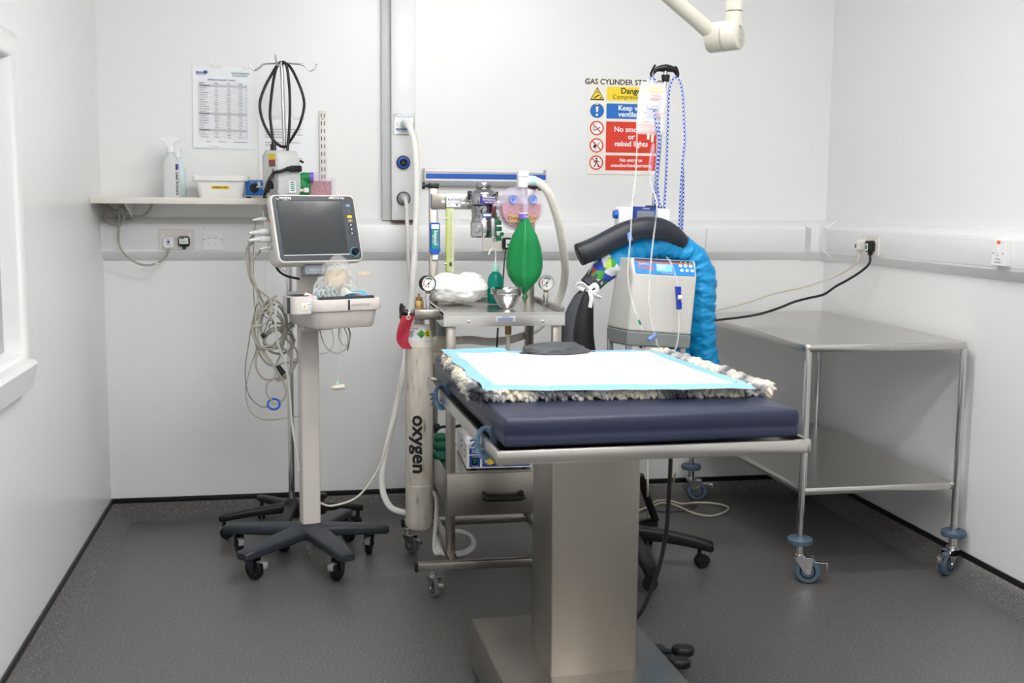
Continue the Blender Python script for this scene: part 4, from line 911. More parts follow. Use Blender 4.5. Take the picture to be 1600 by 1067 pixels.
# yokes and gauges
def gauge(x, y, Y, yb, tw, par):
    c = P(x, y, Y); n = V((-.12+tw, -1, .05)).normalized(); u = V((0, 0, 1)).cross(n)*-1; T = frame(c, (math.cos(tw), math.sin(tw), 0), (0, 0, 1))
    b = MB(T); b.lathe([(.024, -.024), (.029, -.020), (.030, .004), (.0285, .007), (.027, .005), (.027, .002)], n=36); g = b.build('gauge', m_black if x < 700 else m_alu, par)
    b = MB(T); b.disc(0, 0, .0272, .0022, 0, 36); z = .0032
    for k in range(11): a = R(225-27*k); b.add([(.021*math.cos(a)+.0006*math.sin(a), .021*math.sin(a)-.0006*math.cos(a), z), (.0245*math.cos(a)+.0006*math.sin(a), .0245*math.sin(a)-.0006*math.cos(a), z), (.0245*math.cos(a)-.0006*math.sin(a), .0245*math.sin(a)+.0006*math.cos(a), z), (.021*math.cos(a)-.0006*math.sin(a), .021*math.sin(a)+.0006*math.cos(a), z)], [(0, 1, 2, 3)], 1)
    for k in range(6): a = R(205-11*k); c2 = lambda r_, a_: (r_*math.cos(a_), r_*math.sin(a_), z); b.add([c2(.0175, a), c2(.0205, a), c2(.0205, a-R(11)), c2(.0175, a-R(11))], [(0, 1, 2, 3)], 2)
    for k in range(5): a = R(120-15*k); b.add([c2(.017, a), c2(.021, a), c2(.021, a-R(15)), c2(.017, a-R(15))], [(0, 1, 2, 3)], 1)
    b.add([(-.015, -.012, z+.001), (-.014, -.0135, z+.001), (.010, .010, z+.001), (.009, .0115, z+.001)], [(0, 1, 2, 3)], 1); b.disc(0, 0, .0035, z+.0015, 1); b.disc(0, -.012, .003, z, 3)
    b.build('dial', [m_lens, m_inkd, m_red, m_inkb], g)
    z0 = P(x, yb, Y).z; zb = c.z-.026
    b = MB(); b.cyl((c.x, c.y+.01, zb), (c.x, c.y+.01, zb-.012), .0095, n=6, mi=0); b.cyl((c.x, c.y+.01, zb-.012), (c.x, c.y+.01, zb-.018), .008, mi=2); b.cyl((c.x, c.y+.01, zb-.018), (c.x, c.y+.01, zb-.034), .0105, n=6, mi=1); b.cyl((c.x, c.y+.01, zb-.034), (c.x, c.y+.01, z0), .0088, mi=1)
    b.build('stem', [m_brass, m_chrome, m_white], g)
YG = 4.24
gauge(669, 443, YG, 484, R(18), at); gauge(854, 442, 4.42, 478, R(3), at)
ya, yb_ = P(646, 498, 4.27), P(692, 482, 4.27)
b = MB(); b.box2((ya.x, 4.225, ya.z), (yb_.x-.012, 4.295, yb_.z), .003); b.loft([[(yb_.x-.02, 4.225, z) for z in (ya.z+.002, yb_.z)]+[(yb_.x-.02, 4.29, z) for z in (yb_.z, ya.z+.002)], [(tx0+.004, 4.14, z) for z in (ya.z-.02, yb_.z-.008)]+[(tx0+.004, 4.27, z) for z in (yb_.z-.008, ya.z-.02)]]); yk = b.build('yoke', m_steel, at)
b = MB(); q = P(644, 490, 4.26); b.cyl(q, P(634, 490, 4.26), .0075); b.cyl(P(641, 490, 4.26), P(646, 489, 4.26), .013, .016, n=6); b.build('yoke_screw', m_alu, yk)
b = MB(); b.cyl(P(637, 489, 4.26), P(630, 488, 4.26), .013); b.tube([P(627.5, 487, 4.26)+V((0, .028*math.cos(k), .026*math.sin(k))) for k in [2*math.pi*i/12 for i in range(13)]], .0065, 8, 2); b.cyl(P(631, 488, 4.26), P(626, 487, 4.26), .024, n=18); b.build('yoke_handle', m_black, yk)
b = MB(); xq = tx1+.001; b.box2((xq-.01, 4.37, ZT-.035), (xq+.035, 4.46, ZT-.002), .004); b.cyl((xq+.03, 4.41, ZT-.05), (xq+.05, 4.41, ZT-.05), .011); b.build('yoke', m_steel, at)
b = MB(); b.cyl((xq+.045, 4.41, ZT-.06), (xq+.058, 4.41, ZT-.06), .02); b.build('yoke_handle', m_black, at)
# flowmeter
YM = 4.545
c0, c1 = P(697, 323.5, YM), P(721, 308, YM)
fm = MB().box2((c0.x, YM, c0.z), (c1.x, YM+.03, c1.z), .002).build('flowmeter', m_alu, at)
T = frame(V(((c0.x+c1.x)/2, YM-.0004, (c0.z+c1.z)/2)), (1, 0, 0), (0, 0, 1)); b = MB(T); b.quad(-.029, -.019, .029, .019, .0003, 0); b.text('BURTONS', .002, .009, .0115, 1, bold=True); b.ring(.0, .009, .0001, .0, .0004, 1); b.quad(-.027, .0008, .027, .0018, .0006, 1); b.quad(-.012, -.018, -.0105, .001, .0006, 1); b.text('O2', -.020, -.008, .009, 1); b.quad(.002, -.005, .024, -.0035, .0006, 2); b.quad(.008, -.014, .016, -.008, .0006, 2); b.build('face_plate', [m_paper, m_purpled, m_inkd], fm)
fx0, fx1 = P(697.5, 380, YM).x, P(708.5, 380, YM).x; fz1, fz0 = c0.z, P(700, 428, YM).z
MB().box2((fx0, YM+.010, fz0), (fx0+.011, YM+.026, fz1), .001).build('backing_strip', m_flow, fm)
MB().box2((fx0+.003, YM+.004, fz0), (fx1+.004, YM+.024, fz1), .002).build('flow_tube', m_flowc, fm)
b = MB(); b.cyl(((fx0+fx1)/2+.003, YM+.014, fz0), ((fx0+fx1)/2+.003, YM+.014, fz1-.002), .0055, n=12); b.build('scale_tube', mat('scale_tube', '#dfe39a', .2, alpha=.6), fm)
b = MB(frame(((fx0+fx1)/2+.003, YM+.0032, 0), (1, 0, 0), (0, 0, 1)))
for k in range(22): z = fz1-.03-k*(fz1-fz0-.09)/22; b.quad(-.002, z, .004+(.003 if k % 3 == 0 else 0), z+.0012, 0)
b.quad(-.004, fz0+.030, .005, fz0+.046); b.build('scale', m_inkd, fm)
b = MB()
for yy in (341, 412): b.cyl(P(694.5, yy, YM+.01), P(698, yy, YM+.01), .0045, n=10)
b.build('thumb_screw', m_alu, fm)
MB().box2((P(694, 434, YM).x, YM, P(700, 437, YM).z), (P(711, 434, YM).x, YM+.03, fz0+.004), .002).build('valve_block', m_black, fm)
q = P(705, 434, YM-.005); b = MB(); b.lathe([(.006, 0), (.006, .014)], q+V((0, .002, 0)), (0, -1, 0)); L = []
b.tube([q+V((.0095*math.cos(k), -.018, .0095*math.sin(k))) for k in [2*math.pi*i/10 for i in range(11)]], .0055, 8, 2); b.sph(q+V((0, -.018, 0)), (.010, .008, .010), 10); b.build('flow_knob', m_white, fm)
# pipe fitting, hose and bellows under the tray
b = MB(); q = P(794, 512, 4.25); b.cyl(q+V((0, 0, .01)), q-V((0, 0, .025)), .0125, n=6); b.box((q.x-.015, q.y, q.z+.012), (.075, .03, .006)); b.build('pipe_union', m_brass, at)
b = MB(); b.tube([q-V((0, 0, .02)), q-V((0, 0, .12)), q-V((.002, 0, .3))], .0085, 10, 3); b.build('pipe', m_hosec, at)
b = MB(); b.tube(PP((778, 512, 4.35), (777, 530, 4.35), (775, 570, 4.36), (774, 640, 4.38)), .0035); b.build('lead', m_black, at)
t = thing('vacuum_jar', 'cream bellows jar hanging under the tray behind the oxygen cylinder', 'jar', P(690, 555, 4.45))
b = MB(); q = P(690, 556, 4.45); b.lathe([(.005, -.03), (.032, -.03), (.036, -.015), (.036, .008), (.030, .012), (.030, .016), (.034, .02), (.040, .05), (.038, .068), (.03, .075), (.022, .08)], q, n=24); b.build('jar', m_cream, t)
b = MB(); b.cyl(q+V((0, 0, .078)), q+V((0, 0, .14)), .018, .022); b.build('outlet_neck', m_grey, t)

# lower shelf: ventilator, green bulbs
T = TR(PZ(733, 741, zs).x, 4.15, zs, R(-2))
vt = thing('ventilator_unit', 'white ventilator unit with blue panels and yellow knob on the trolley shelf', 'ventilator', T @ V((.11, .15, 0)))
b = MB(T); pr = [(0, .006), (0, .095), (.008, .104), (.24, .104), (.245, .095), (.245, .006)]
b.T = T @ frame((0, 0, 0), (1, 0, 0), (0, 0, 1)); b.prism(pr, -.36, 0, bev=.002); b.T = T
b.build('case', m_white, vt)
for xx in (.03, .22):
    for yy in (.03, .32): MB(T).cyl((xx, yy, 0), (xx, yy, .008), .01).build('foot', m_rubber, vt)
F = T @ frame((0, -.0006, 0), (1, 0, 0), (0, 0, 1))
b = MB(F); b.quad(.010, .060, .050, .090, .0002, 0); b.quad(.010, .012, .050, .056, .0002, 0); b.quad(.058, .012, .128, .092, .0002, 0); b.quad(.132, .012, .238, .092, .0002, 0)
b.quad(.012, .083, .048, .0885, .0005, 2); b.text('122', .030, .071, .018, 2, bold=True, z=.0006); b.text('POWER', .030, .050, .006, 2); b.text('CPM', .092, .082, .015, 2, bold=True); b.text('BPM', .085, .058, .007, 2)
b.text('OFF ON', .03, .016, .006, 2); b.quad(.064, .066, .095, .078, .0005, 3); b.text('888', .079, .072, .010, 4, z=.0008)
b.ring(.160, .042, .024, .022, .0008, 2); b.ring(.086, .04, .0215, .0205, .0008, 2)
for k in range(7): a = R(210-40*k); b.disc(.086+.026*math.cos(a), .04+.026*math.sin(a), .0014, .0008, 2)
b.build('front_panel', [m_blue2, m_white, m_white_ink, m_blackg, m_led], vt)
b = MB(F); b.box((.030, .034, .003), (.018, .028, .006), .001); b.box((.030, .034, .0055), (.011, .019, .004), .001, 1); b.build('rocker_switch', [m_blackg, m_teal], vt)
b = MB(F); b.cyl((.086, .04, 0), (.086, .04, .014), .019, .017, 24, 0); b.cyl((.089, .038, .014), (.089, .038, .022), .0145, .013, 24, 1); b.build('knob', [m_lgrey, m_yellow], vt)
b = MB(F); b.cyl((.160, .042, 0), (.160, .042, .016), .018, .016); b.build('knob', m_blue, vt)
b = MB(T)
for yy, zz in ((.06, .04), (.06, .065), (.16, .06), (.16, .08)): b.lathe([(.004, 0), (.004, .003), (.0005, .004)], (0, yy, zz), (-1, 0, 0), 10)
b.build('screw', m_grey, vt)
MB(T).tube([(.05, .10, .110), (.04, .16, .112), (.07, .22, .112), (.12, .23, .112), (.16, .18, .112), (.18, .10, .112)], .0055).build('lead', m_black, vt)
GB = 'green rubber bulbs on the lower shelf'
for x, y, Y, l_, lb in ((690, 684, 4.40, .055, 'upper green bulb stacked on the trolley shelf behind the post'), (691, 697, 4.36, .065, 'middle green bulb stacked on the trolley shelf behind the post'), (690, 711, 4.34, .06, 'lowest green bulb lying on the trolley shelf behind the post')):
    c = P(x, y, Y); b = MB(); b.sph(c, (l_*.62, .022, .020), 12); b.cyl(c+V((l_*.55, 0, .006)), c+V((l_*.8, 0, .010)), .008); b.T = Matrix.Identity(4); one(b, 'rubber_bulb', mat('bottle_green_rubber', '#0b6a52', .4), lb, 'bulb', GB)
c = P(690, 667, 4.42); b = MB(); b.tube([c+V((-.03, 0, -.02)), c, c+V((.05, .02, -.005)), c+V((.1, .02, .005))], .006, mi=1); b.sph(c+V((-.02, 0, 0)), .016, 8, mi=1); b.box(tuple(c+V((.10, .02, .006))), (.03, .02, .02), .003, mi=0); b.box(tuple(c+V((.17, .02, .006))), (.02, .02, .018), .003, mi=0); one(b, 'circuit_fitting', [mat('bottle_green_rubber', '#0b6a52', .4), m_black], 'black and green tube fitting lying above the green bulbs', 'fitting')

# vaporiser
vc = P(755, 330, 4.50); VZ = lambda y: P(755, y, 4.50).z
vp = thing('vaporiser', 'chrome vaporiser with purple label clamped to the trolley back bar', 'vaporiser', V((vc.x, 4.50, VZ(370))))
sc_ = 4.5/1800*1.0
b = MB(); b.lathe([(.02, VZ(371)), (.047, VZ(371)), (.0505, VZ(368)), (.0505, VZ(347)), (.048, VZ(345)), (.046, VZ(343)), (.046, VZ(331)), (.049, VZ(329)), (.049, VZ(322)), (.044, VZ(321))], (vc.x, 4.50, 0), n=40); b.build('chamber', m_chromed, vp)
b = MB(); b.lathe([(.044, VZ(322)), (.0545, VZ(319)), (.0545, VZ(303)), (.050, VZ(300)), (.038, VZ(294.5)), (.032, VZ(294)), (.034, VZ(292.5)), (.035, VZ(287)), (.033, VZ(285.5)), (.02, VZ(285.2))], (vc.x, 4.50, 0), n=44); b.build('control_dial', m_chromed, vp)
def curved(mb, xc, yc, r_, a0, a1, z0, z1, mi=0, n=10): mb.loft([[(xc+r_*math.sin(R(a0+(a1-a0)*i/n)), yc-r_*math.cos(R(a0+(a1-a0)*i/n)), z) for i in range(n+1)] for z in (z0, z1)], mi, False, False, False)
b = MB(); curved(b, vc.x, 4.50, .0552, -22, 48, VZ(319), VZ(306.5), 0); T = frame((vc.x+.012, 4.50-.0562, VZ(312.5)), (1, .21, 0), (0, 0, 1)); b.T = T
for s_, y_ in (('ISOFLURANE', .010), ('For Veterinary', .001), ('Use Only', -.008)): b.text(s_, 0, y_, .0085, 1, z=.001, bold=True)
b.build('name_label', [m_purpled, m_white_ink], vp)
b = MB(); curved(b, vc.x, 4.50, .0468, -15, 40, VZ(340), VZ(332), 0); curved(b, vc.x, 4.50, .0474, -8, 34, VZ(337.5), VZ(334), 1); b.build('service_label', [mat('steel_blue_label', '#3e638e', .5), m_paper], vp)
b = MB(); b.box((vc.x-.047, 4.51, VZ(305)), (.026, .03, .034), .002); b.box((vc.x+.055, 4.52, VZ(303)), (.010, .03, .020), .002); b.build('mount_clamp', m_black, vp)
b = MB(); b.cyl((vc.x-.085, 4.53, VZ(318)), (vc.x-.04, 4.53, VZ(318)), .011, n=16); b.cyl((vc.x-.07, 4.53, VZ(318)), (vc.x-.062, 4.53, VZ(318)), .015, n=6); b.cyl((vc.x+.04, 4.53, VZ(316)), (vc.x+.075, 4.53, VZ(316)), .008); b.box((vc.x, 4.555, VZ(318)), (.07, .05, .04), .004); b.build('gas_port', m_alu, vp)
b = MB(); b.prism([(0, 0), (0, 0)] and rrect(.05, .055, .006), -.004, .004); b2 = MB(frame((vc.x-.030, 4.452, VZ(358)), (1, -.35, 0), (0, 0, 1))); b2.prism(rrect(.044, .052, .006), -.012, .006, bev=.002); b2.cyl((0, 0, .006), (0, 0, .011), .017, .015, 24); b2.cyl((0, 0, .011), (0, 0, .013), .012, .010, 24); b2.build('drain_plate', m_alu, vp)
b = MB(); lx = P(771, 355, 4.47).x
b.box((lx, 4.47, VZ(355)), (.022, .03, .085), .003); b.box((lx+.012, 4.455, VZ(341)), (.018, .02, .02), .003); b.cyl((lx+.004, 4.45, VZ(377)), (lx+.004, 4.45, VZ(372)), .009); b.build('filler_block', m_alu, vp)
for (dx, dy, w_, h_) in ((.018, 347, .018, .02), (.018, 357, .022, .018), (.030, 365, .014, .014), (.018, 371, .02, .022), (.006, 337, .008, .03)):
    b = MB(); b.box((lx+dx, 4.448, VZ(dy)), (w_, .014, h_), .003); b.build('filler_lug', m_greend, vp)
b = MB(); b.box((lx-.002, 4.452, VZ(330)), (.017, .012, .05), .003); b.build('maroon_stub', mat('maroon_plastic', '#6b3038', .4), vp)
# eye-gel tube in its blue holder on the post
T = frame(P(679.5, 371, YBk-.032), (1, 0, 0), (.03, 0, 1))
hd = thing('gel_tube', 'green gel tube in a blue holder clipped to the left trolley post', 'tube', T @ V((0, -.07, 0)))
b = MB(T); b.loft([[(a, -.064+.003*0, c) for a, c in ()] or [(a, c, z) for a, c in rrect(.040, .118, .008, cx=0, cy=.0)] for z in (-.012, .003)]); b.prism([(-.0215, -.044), (.0215, -.044), (.0215, -.052), (.013, -.066), (-.013, -.066), (-.0215, -.052)], -.012, .014, bev=.002); b.build('holder', m_blue, hd)
b = MB(T); b.prism([(-.014, .052), (.014, .052), (.0155, -.05), (-.0155, -.05)], .002, .010, 0, bev=.003); b.quad(-.015, .034, .015, .052, .0105, 1); b.add([(-.004, -.03, .0104), (.012, -.03, .0104), (.012, .028, .0104), (-.004, .028, .0104)], [(0, 1, 2, 3)], 2)
b.text('Optixcare', .007, -.002, .0125, 3, rot=R(90), z=.0112, bold=True); b.text('EYE LUBE', -.008, -.005, .008, 1, rot=R(90), z=.011); b.build('tube', [mat('teal_label', '#1b8a80', .4), m_paper, mat('pale_teal', '#a9d9d2', .4), m_inkd], hd)
b = MB(T @ frame((0, 0, 0), (1, 0, 0), (0, 0, 1)) if False else T); b.prism(rrect(.022, .022, .003, cx=.001, cy=-.077), -.006, .010, bev=.002); b.build('cap', m_white, hd)

# absorber, bag, hose
ac = P(816, 326, 4.33); AR = .0825
T = frame(ac, (1, .09, 0), (.0, 0, 1))
ab = thing('absorber_canister', 'round clear absorber of pink granules mounted beside the vaporiser', 'canister', ac-V((0, 0, AR)))
b = MB(T); b.lathe([(.0, -.055), (AR-.004, -.055), (AR, -.05), (AR, -.004), (AR-.004, 0), (.0, .002)], n=48)
b.lathe([(AR+.004, -.058), (AR+.005, -.055), (AR+.004, -.050)], n=48); b.box((0, .038, .003), (.003, .08, .003)); b.box((-AR-.008, .018, -.02), (.04, .022, .022), .005); b.build('canister', m_lav, ab)
b = MB(T); n_ = 40; poly = [((AR-.007)*math.cos(R(a)), (AR-.007)*math.sin(R(a))) for a in range(-195, 16, 5)]; b.prism(poly, -.05, -.004); b.build('granules', m_pink, ab)
for xx in (-.038, .040):
    b = MB(T); b.lathe([(.0165, .0), (.0165, .009), (.015, .012), (.010, .008), (.004, .007)], (xx, .035, 0), n=28, mi=0); b.disc(xx, .033, .004, .0095, 1); b.build('valve', [m_vblue, m_blue], ab)
b = MB(T); b.quad(-.052, -.052, .054, -.022, .0026, 0); b.text('Change', -.030, -.036, .018, 1, z=.0032); b.text('3 Jw', .040, -.036, .017, 1, z=.0032); b.build('card_label', [m_card, m_inkd], ab)
b = MB(); q = P(816, 280, 4.36); b.box((q.x, 4.36, q.z), (.036, .045, .062), .004); b.box((q.x, 4.335, q.z+.022), (.040, .004, .022), .001); b.cyl((q.x+.01, 4.36, q.z-.004), (q.x+.035, 4.36, q.z-.004), .019); b.build('top_port', m_white, ab)
b = MB(); b.tube([V((q.x, 4.36, q.z-.02)), V((q.x, 4.40, q.z-.03)), V((q.x+.01, 4.56, q.z-.03))], .008, 10, 3); b.build('mount_arm', m_black, ab)
b = MB(); b.cyl((q.x+.032, 4.36, q.z-.004), (q.x+.052, 4.36, q.z-.006), .0195, .018, 24); b.build('tube_cuff', m_cyan, ab)
b = MB(T); b.tube([(.005, .028, .004), (.005, .026, .022), (.004, .006, .030), (.003, -.02, .030), (.003, -.034, .030)], .0115, 14, 5); b.lathe([(.017, .0), (.017, .004)], (.005, .03, .002), n=24); b.build('elbow', m_lav, ab)
bgc = P(819.5, 400, 4.285)
t = thing('reservoir_bag', 'large green reservoir bag hanging from the round absorber over the bowl', 'bag', P(820, 460, 4.285))
T2 = frame(bgc, (1, 0, 0), (0.0, 0, 1)); prof = [(-.062*2.378, .003, 0), (.0, .0, 0)]
zz_ = [(341, .0155), (346, .019), (355, .029), (368, .047), (385, .062), (403, .0695), (418, .0705), (430, .064), (441, .047), (450, .026), (455, .012), (459, .006)]
b = MB(T2); L = []
for y_, r_ in zz_:
    hgt = P(819, y_, 4.285).z-bgc.z; dep = min(r_, .045) if r_ > .02 else r_
    L.append([(r_*math.cos(k)*(1), hgt+.004*math.sin(2*k)*(r_ > .03), dep*math.sin(k)*(1+.30*math.exp(-((k-1.75)/.22)**2)+.0*k)) for k in [2*math.pi*i/40 for i in range(40)]])
b.loft(L); b.tube([(.0035+.008*math.sin(k), P(820, 464, 4.285).z-bgc.z-.010*math.cos(k)*-1, 0) for k in [2*math.pi*i/10 for i in range(11)]], .0032, 8, 2); b.build('bag', m_green, t, ang=80)
b = MB(); c1_, c2_ = P(818, 342, 4.285), P(818, 334, 4.285); b.cyl(c1_, c2_, .0178, n=28, mi=0); b.cyl(c2_, c2_+V((0, 0, .004)), .0182, n=28, mi=1)
b.T = frame((c1_+c2_)/2+V((.006, -.0185, 0)), (1, .3, 0), (0, 0, 1)); b.text('2 ltr', 0, 0, .010, 1, bold=True); b.build('neck_ring', [m_purple, m_white], t)
t = thing('breathing_hose', 'cream corrugated hose arching from the absorber down behind the steel tray', 'hose', P(880, 470, 4.5))
MB().hose([V((q.x+.048, 4.36, q.z-.006))]+[V(p) for p in PP((843, 286, 4.36), (856, 300, 4.38), (866, 325, 4.42), (874, 355, 4.47), (880, 390, 4.54), (883, 425, 4.62), (877, 458, 4.68), (862, 488, 4.70), (840, 512, 4.68), (810, 527, 4.60), (770, 534, 4.52), (735, 531, 4.47), (700, 533, 4.45))], .0165, pitch=.007, depth=.08, n=14).build('hose', m_hosec, t)

# on the tray: cotton wool, wash bottle, bowl
p0, p1 = P(676, 474, 4.42), P(763, 474, 4.40); ccx = (p0.x+p1.x)/2; cw = (p1.x-p0.x)/2
b = MB()
def woolly(q): 
    f = noise.noise(q*1.9+V((4, 2, 7)))*.16+noise.noise(q*4.5)*.09+abs(noise.noise(q*11))*.07+abs(noise.noise(q*26))*.04
    return 1+f-(.10 if q.z > .3 and -.2 < q.x < .35 else 0)*0
b.sph((ccx-.004, 4.46, ZT+.054), (cw*1.02, .095, .056), 44, fn=lambda q: woolly(q)*(1 if q.z > -.5 else .97))
b.sph((ccx-.040, 4.475, ZT+.083), (cw*.62, .075, .036), 36, fn=lambda q: woolly(q+V((3, 1, 2))))
b.sph((ccx+.045, 4.485, ZT+.080), (.060, .06, .040), 32, fn=lambda q: woolly(q+V((7, 1, 2))))
for i in range(len(b.v)):
    if b.v[i].z < ZT+.001: b.v[i].z = ZT+.001
one(b, 'cotton_wool', m_cotton, 'fluffy roll of white cotton wool at the back of the steel tray', 'cotton wool', ang=80)
c = P(774, 478, 4.44); t = thing('wash_bottle', 'teal wash bottle with bent straw behind the steel bowl', 'bottle', (c.x, 4.44, ZT))
zb = lambda y: P(774, y, 4.44).z-ZT
b = MB(TR(c.x, 4.44, ZT)); b.lathe([(.02, 0), (.0305, .001), (.032, .005), (.032, zb(440)), (.030, zb(434)), (.022, zb(428)), (.0125, zb(425)), (.0125, zb(421))], n=36); b.build('bottle', m_teal, t)
b = MB(TR(c.x, 4.44, ZT)); b.lathe([(.0, .003), (.029, .003), (.0295, zb(448)), (0, zb(448))], n=30); b.build('liquid', mat('teal_liquid', '#12a091', .1, alpha=.75), t)
b = MB(TR(c.x, 4.44, ZT)); b.lathe([(.014, zb(424)), (.0145, zb(423)), (.0145, zb(416)), (.011, zb(413.5)), (.006, zb(412))], n=24); b.build('cap', mat('pale_teal_cap', '#a4d6c6', .35), t)
b = MB(); b.tube(PP((774, 414, 4.44), (774.5, 400, 4.44), (773.5, 391, 4.435), (770, 388, 4.43), (766.5, 391, 4.42), (763.5, 398, 4.41)), .0032, 8); b.build('straw', m_offw, t)
c = P(791.5, 479, 4.27); hb = P(791, 448, 4.27).z-c.z
b = MB(TR(c.x, 4.27, ZT-.002)); k_ = .0605
b.lathe([(0, .002), (.025, .002), (.028, .006), (.042, hb*.34), (.0545, hb*.66), (.0555, hb*.70), (.060, hb*.72), (.0605, hb*.97), (.0625, hb), (.0605, hb), (.0585, hb*.95), (.0565, hb*.72), (.052, hb*.62), (.040, hb*.34), (.02, .007), (0, .006)], n=44); one(b, 'bowl', m_chrome, 'small stainless steel bowl under the green bag', 'bowl', ang=50)
# black plug in the trunking behind the bag
b = MB(fr(792, 380)); b.prism(rrect(.05, .052, .012), .002, .03, bev=.005); b.quad(-.01, -.018, .018, .018, .0305, 1); b.quad(-.006, -.01, .012, .0, .0308, 2); one(b, 'plug', [m_black, m_paper, m_greend], 'black plug with green label in the trunking behind the green bag', 'plug')
b = MB(); b.tube(PP((790, 392, 5.18), (788, 410, 5.16), (786, 440, 5.14), (784, 480, 5.1)), .0035); one(b, 'power_cable', m_black, 'black cable dropping from the plug behind the green bag', 'cable')
socket(fr(778, 378, YB-.0505), 'double_socket', 'double wall socket in the trunking behind the vaporiser')

# oxygen cylinder
cx, cy = .449, 4.32; CRd = .0525; cz0 = P(655, 829, 4.30).z
Zc = lambda y: P(655, y, 4.30).z
oc_ = thing('oxygen_cylinder', 'white oxygen cylinder standing in the left yoke of the trolley', 'gas cylinder', (cx, cy, cz0))
b = MB(); b.lathe([(.0, cz0+.006), (.030, cz0), (.046, cz0+.010), (CRd, cz0+.032), (CRd, Zc(541)), (CRd*.99, Zc(535))], (cx, cy, 0), n=44); b.build('cylinder', m_cyl, oc_)
b = MB(); b.lathe([(CRd+.0004, Zc(541)), (CRd+.0004, Zc(535)), (CRd*.95, Zc(528)), (CRd*.70, Zc(512)), (.024, Zc(508)), (.021, Zc(506)), (.021, Zc(500))], (cx, cy, 0), n=44); sh = b.build('shoulder', m_cylw, oc_)
b = MB(); L = []
zl0, zl1 = Zc(531), Zc(508)
for zf, rr_ in ((zl0, CRd*.965), (Zc(520), CRd*.88), (zl1+.004, CRd*.73)): L.append([(cx+(rr_+.0015)*math.sin(R(a)), cy-(rr_+.0015)*math.cos(R(a)), zf) for a in range(-100, 101, 8)])
b.loft(L, 0, False, False, False)
def shl(az, yc): 
    f = (Zc(yc)-zl0)/(zl1-zl0); r_ = CRd*(.965-.235*f)+.0025; d = V((math.sin(R(az)), -math.cos(R(az)), 0)); return frame(V((cx, cy, Zc(yc)))+d*r_, (math.cos(R(az)), math.sin(R(az)), 0), V((0, 0, 1))-d*.25)
for az, m_ in ((4, 1), (34, 2)):
    b.T = shl(az, 520.5); s_ = .0175; b.poly([(-s_, 0), (0, -s_), (s_, 0), (0, s_)], .001, m_); b.quad(-.007, -.009, .007, -.005, .0016, 3)
    if m_ == 1: b.add([(-.008, -.001, .0016), (-.006, -.003, .0016), (.007, .004, .0016), (.005, .006, .0016)], [(0, 1, 2, 3)], 3)
    else: b.disc(0, .002, .004, .0016, 3); b.poly([(-.003, .003), (.003, .003), (0, .011)], .0016, 3)
b.T = shl(-38, 512.5); b.text('MEDICAL OXYGEN', 0, 0, .006, 4, bold=True)
b.T = shl(-40, 520)
for k in range(6): b.quad(-.012, .007-k*.004, .010-(k % 3)*.003, .0085-k*.004, .001, 3)
b.build('paper_label', [m_paper, mat('label_green', '#3faa35', .5), m_yellow, m_inkd, m_red], oc_)
b = MB(); Zt_ = Zc(497); b.lathe([(.020, Zc(502)), (.020, Zc(498.5))], (cx, cy, 0), n=24, mi=1); b.box2((cx-.016, cy-.016, Zc(499)), (cx+.016, cy+.016, Zc(470)), .003); b.cyl((cx, cy, Zc(470)), (cx, cy, Zc(467)), .013, n=6); b.cyl((cx, cy, Zc(467)), (cx, cy, Zc(465)), .014); b.box((cx, cy, Zc(462.5)), (.010, .010, .016), .001); b.build('valve', [m_brass, m_purpled], oc_)
# lettering wraps round the cylinder wall
b = MB(); vs, fs = text_geo('oxygen', False); szt = .0735
bmt = bmesh.new(); tv = [bmt.verts.new(v) for v in vs]
for f in fs: bmt.faces.new([tv[i] for i in f])
for k in range(-10, 11): bmesh.ops.bisect_plane(bmt, geom=list(bmt.verts)+list(bmt.edges)+list(bmt.faces), plane_co=(0, k*.06, 0), plane_no=(0, 1, 0))
bmt.verts.index_update(); vs = [v.co.copy() for v in bmt.verts]; fs = [tuple(v.index for v in f.verts) for f in bmt.faces]; bmt.free()
szt = .0735; yc_ = Zc(692); az0 = R(-8)
def wrap(v):
    u_ = v.y*szt; h_ = -v.x*szt*1.06; a = az0+(u_)/CRd; return (cx+(CRd+.0012)*math.sin(a), cy-(CRd+.0012)*math.cos(a), yc_+h_)
b.add([wrap(v) for v in vs], fs)
for q in range(8):   # thicken the strokes
    ox, oy = .03*math.cos(q*.785), .03*math.sin(q*.785); b.add([wrap(v+V((ox, oy, 0))) for v in vs], fs)
b.build('lettering', m_inkd, oc_.children[0])
b = MB(); z_ = [(cx+(CRd+.001)*math.cos(k), cy+(CRd+.001)*math.sin(k)) for k in [2*math.pi*i/40 for i in range(40)]]; b.lathe([(CRd+.0006, Zc(760)), (CRd+.0009, Zc(759)), (CRd+.0009, Zc(757.5)), (CRd+.0006, Zc(757))], (cx, cy, 0), n=40); b.build('band', m_cyl, oc_)
# red tag
T = P(631, 492, 4.225); b = MB()
def tagf(u, v):
    w_ = .040*(1-.35*max(0, v-.55)*2); x = 637-9*math.sin(v*2.4)+(u-.5)*1; base = P(637.5-8.5*math.sin(v*2.3)**1.2+(3 if v > .8 else 0)*(v-.8)*8, 493+52*v, 4.222)
    return base+V(((u-.5)*.047*(1-.5*max(0, v-.6)), -.004*math.sin(3*u+4*v), 0))
b.grid(tagf, 8, 16, th=.0012); rt = one(b, 'tag', m_redtag, 'red vinyl tag hanging from the yoke handle of the oxygen cylinder', 'tag')
b = MB(); b.tube([P(638, 496, 4.219)+V((.006*math.cos(k), -.002, .007*math.sin(k))) for k in [2*math.pi*i/10 for i in range(11)]], .002, 6, 2); b.tube(PP((638, 494, 4.22), (640, 487, 4.23), (642, 483, 4.245)), .0018, 6)
b.build('eyelet', m_cream, rt)
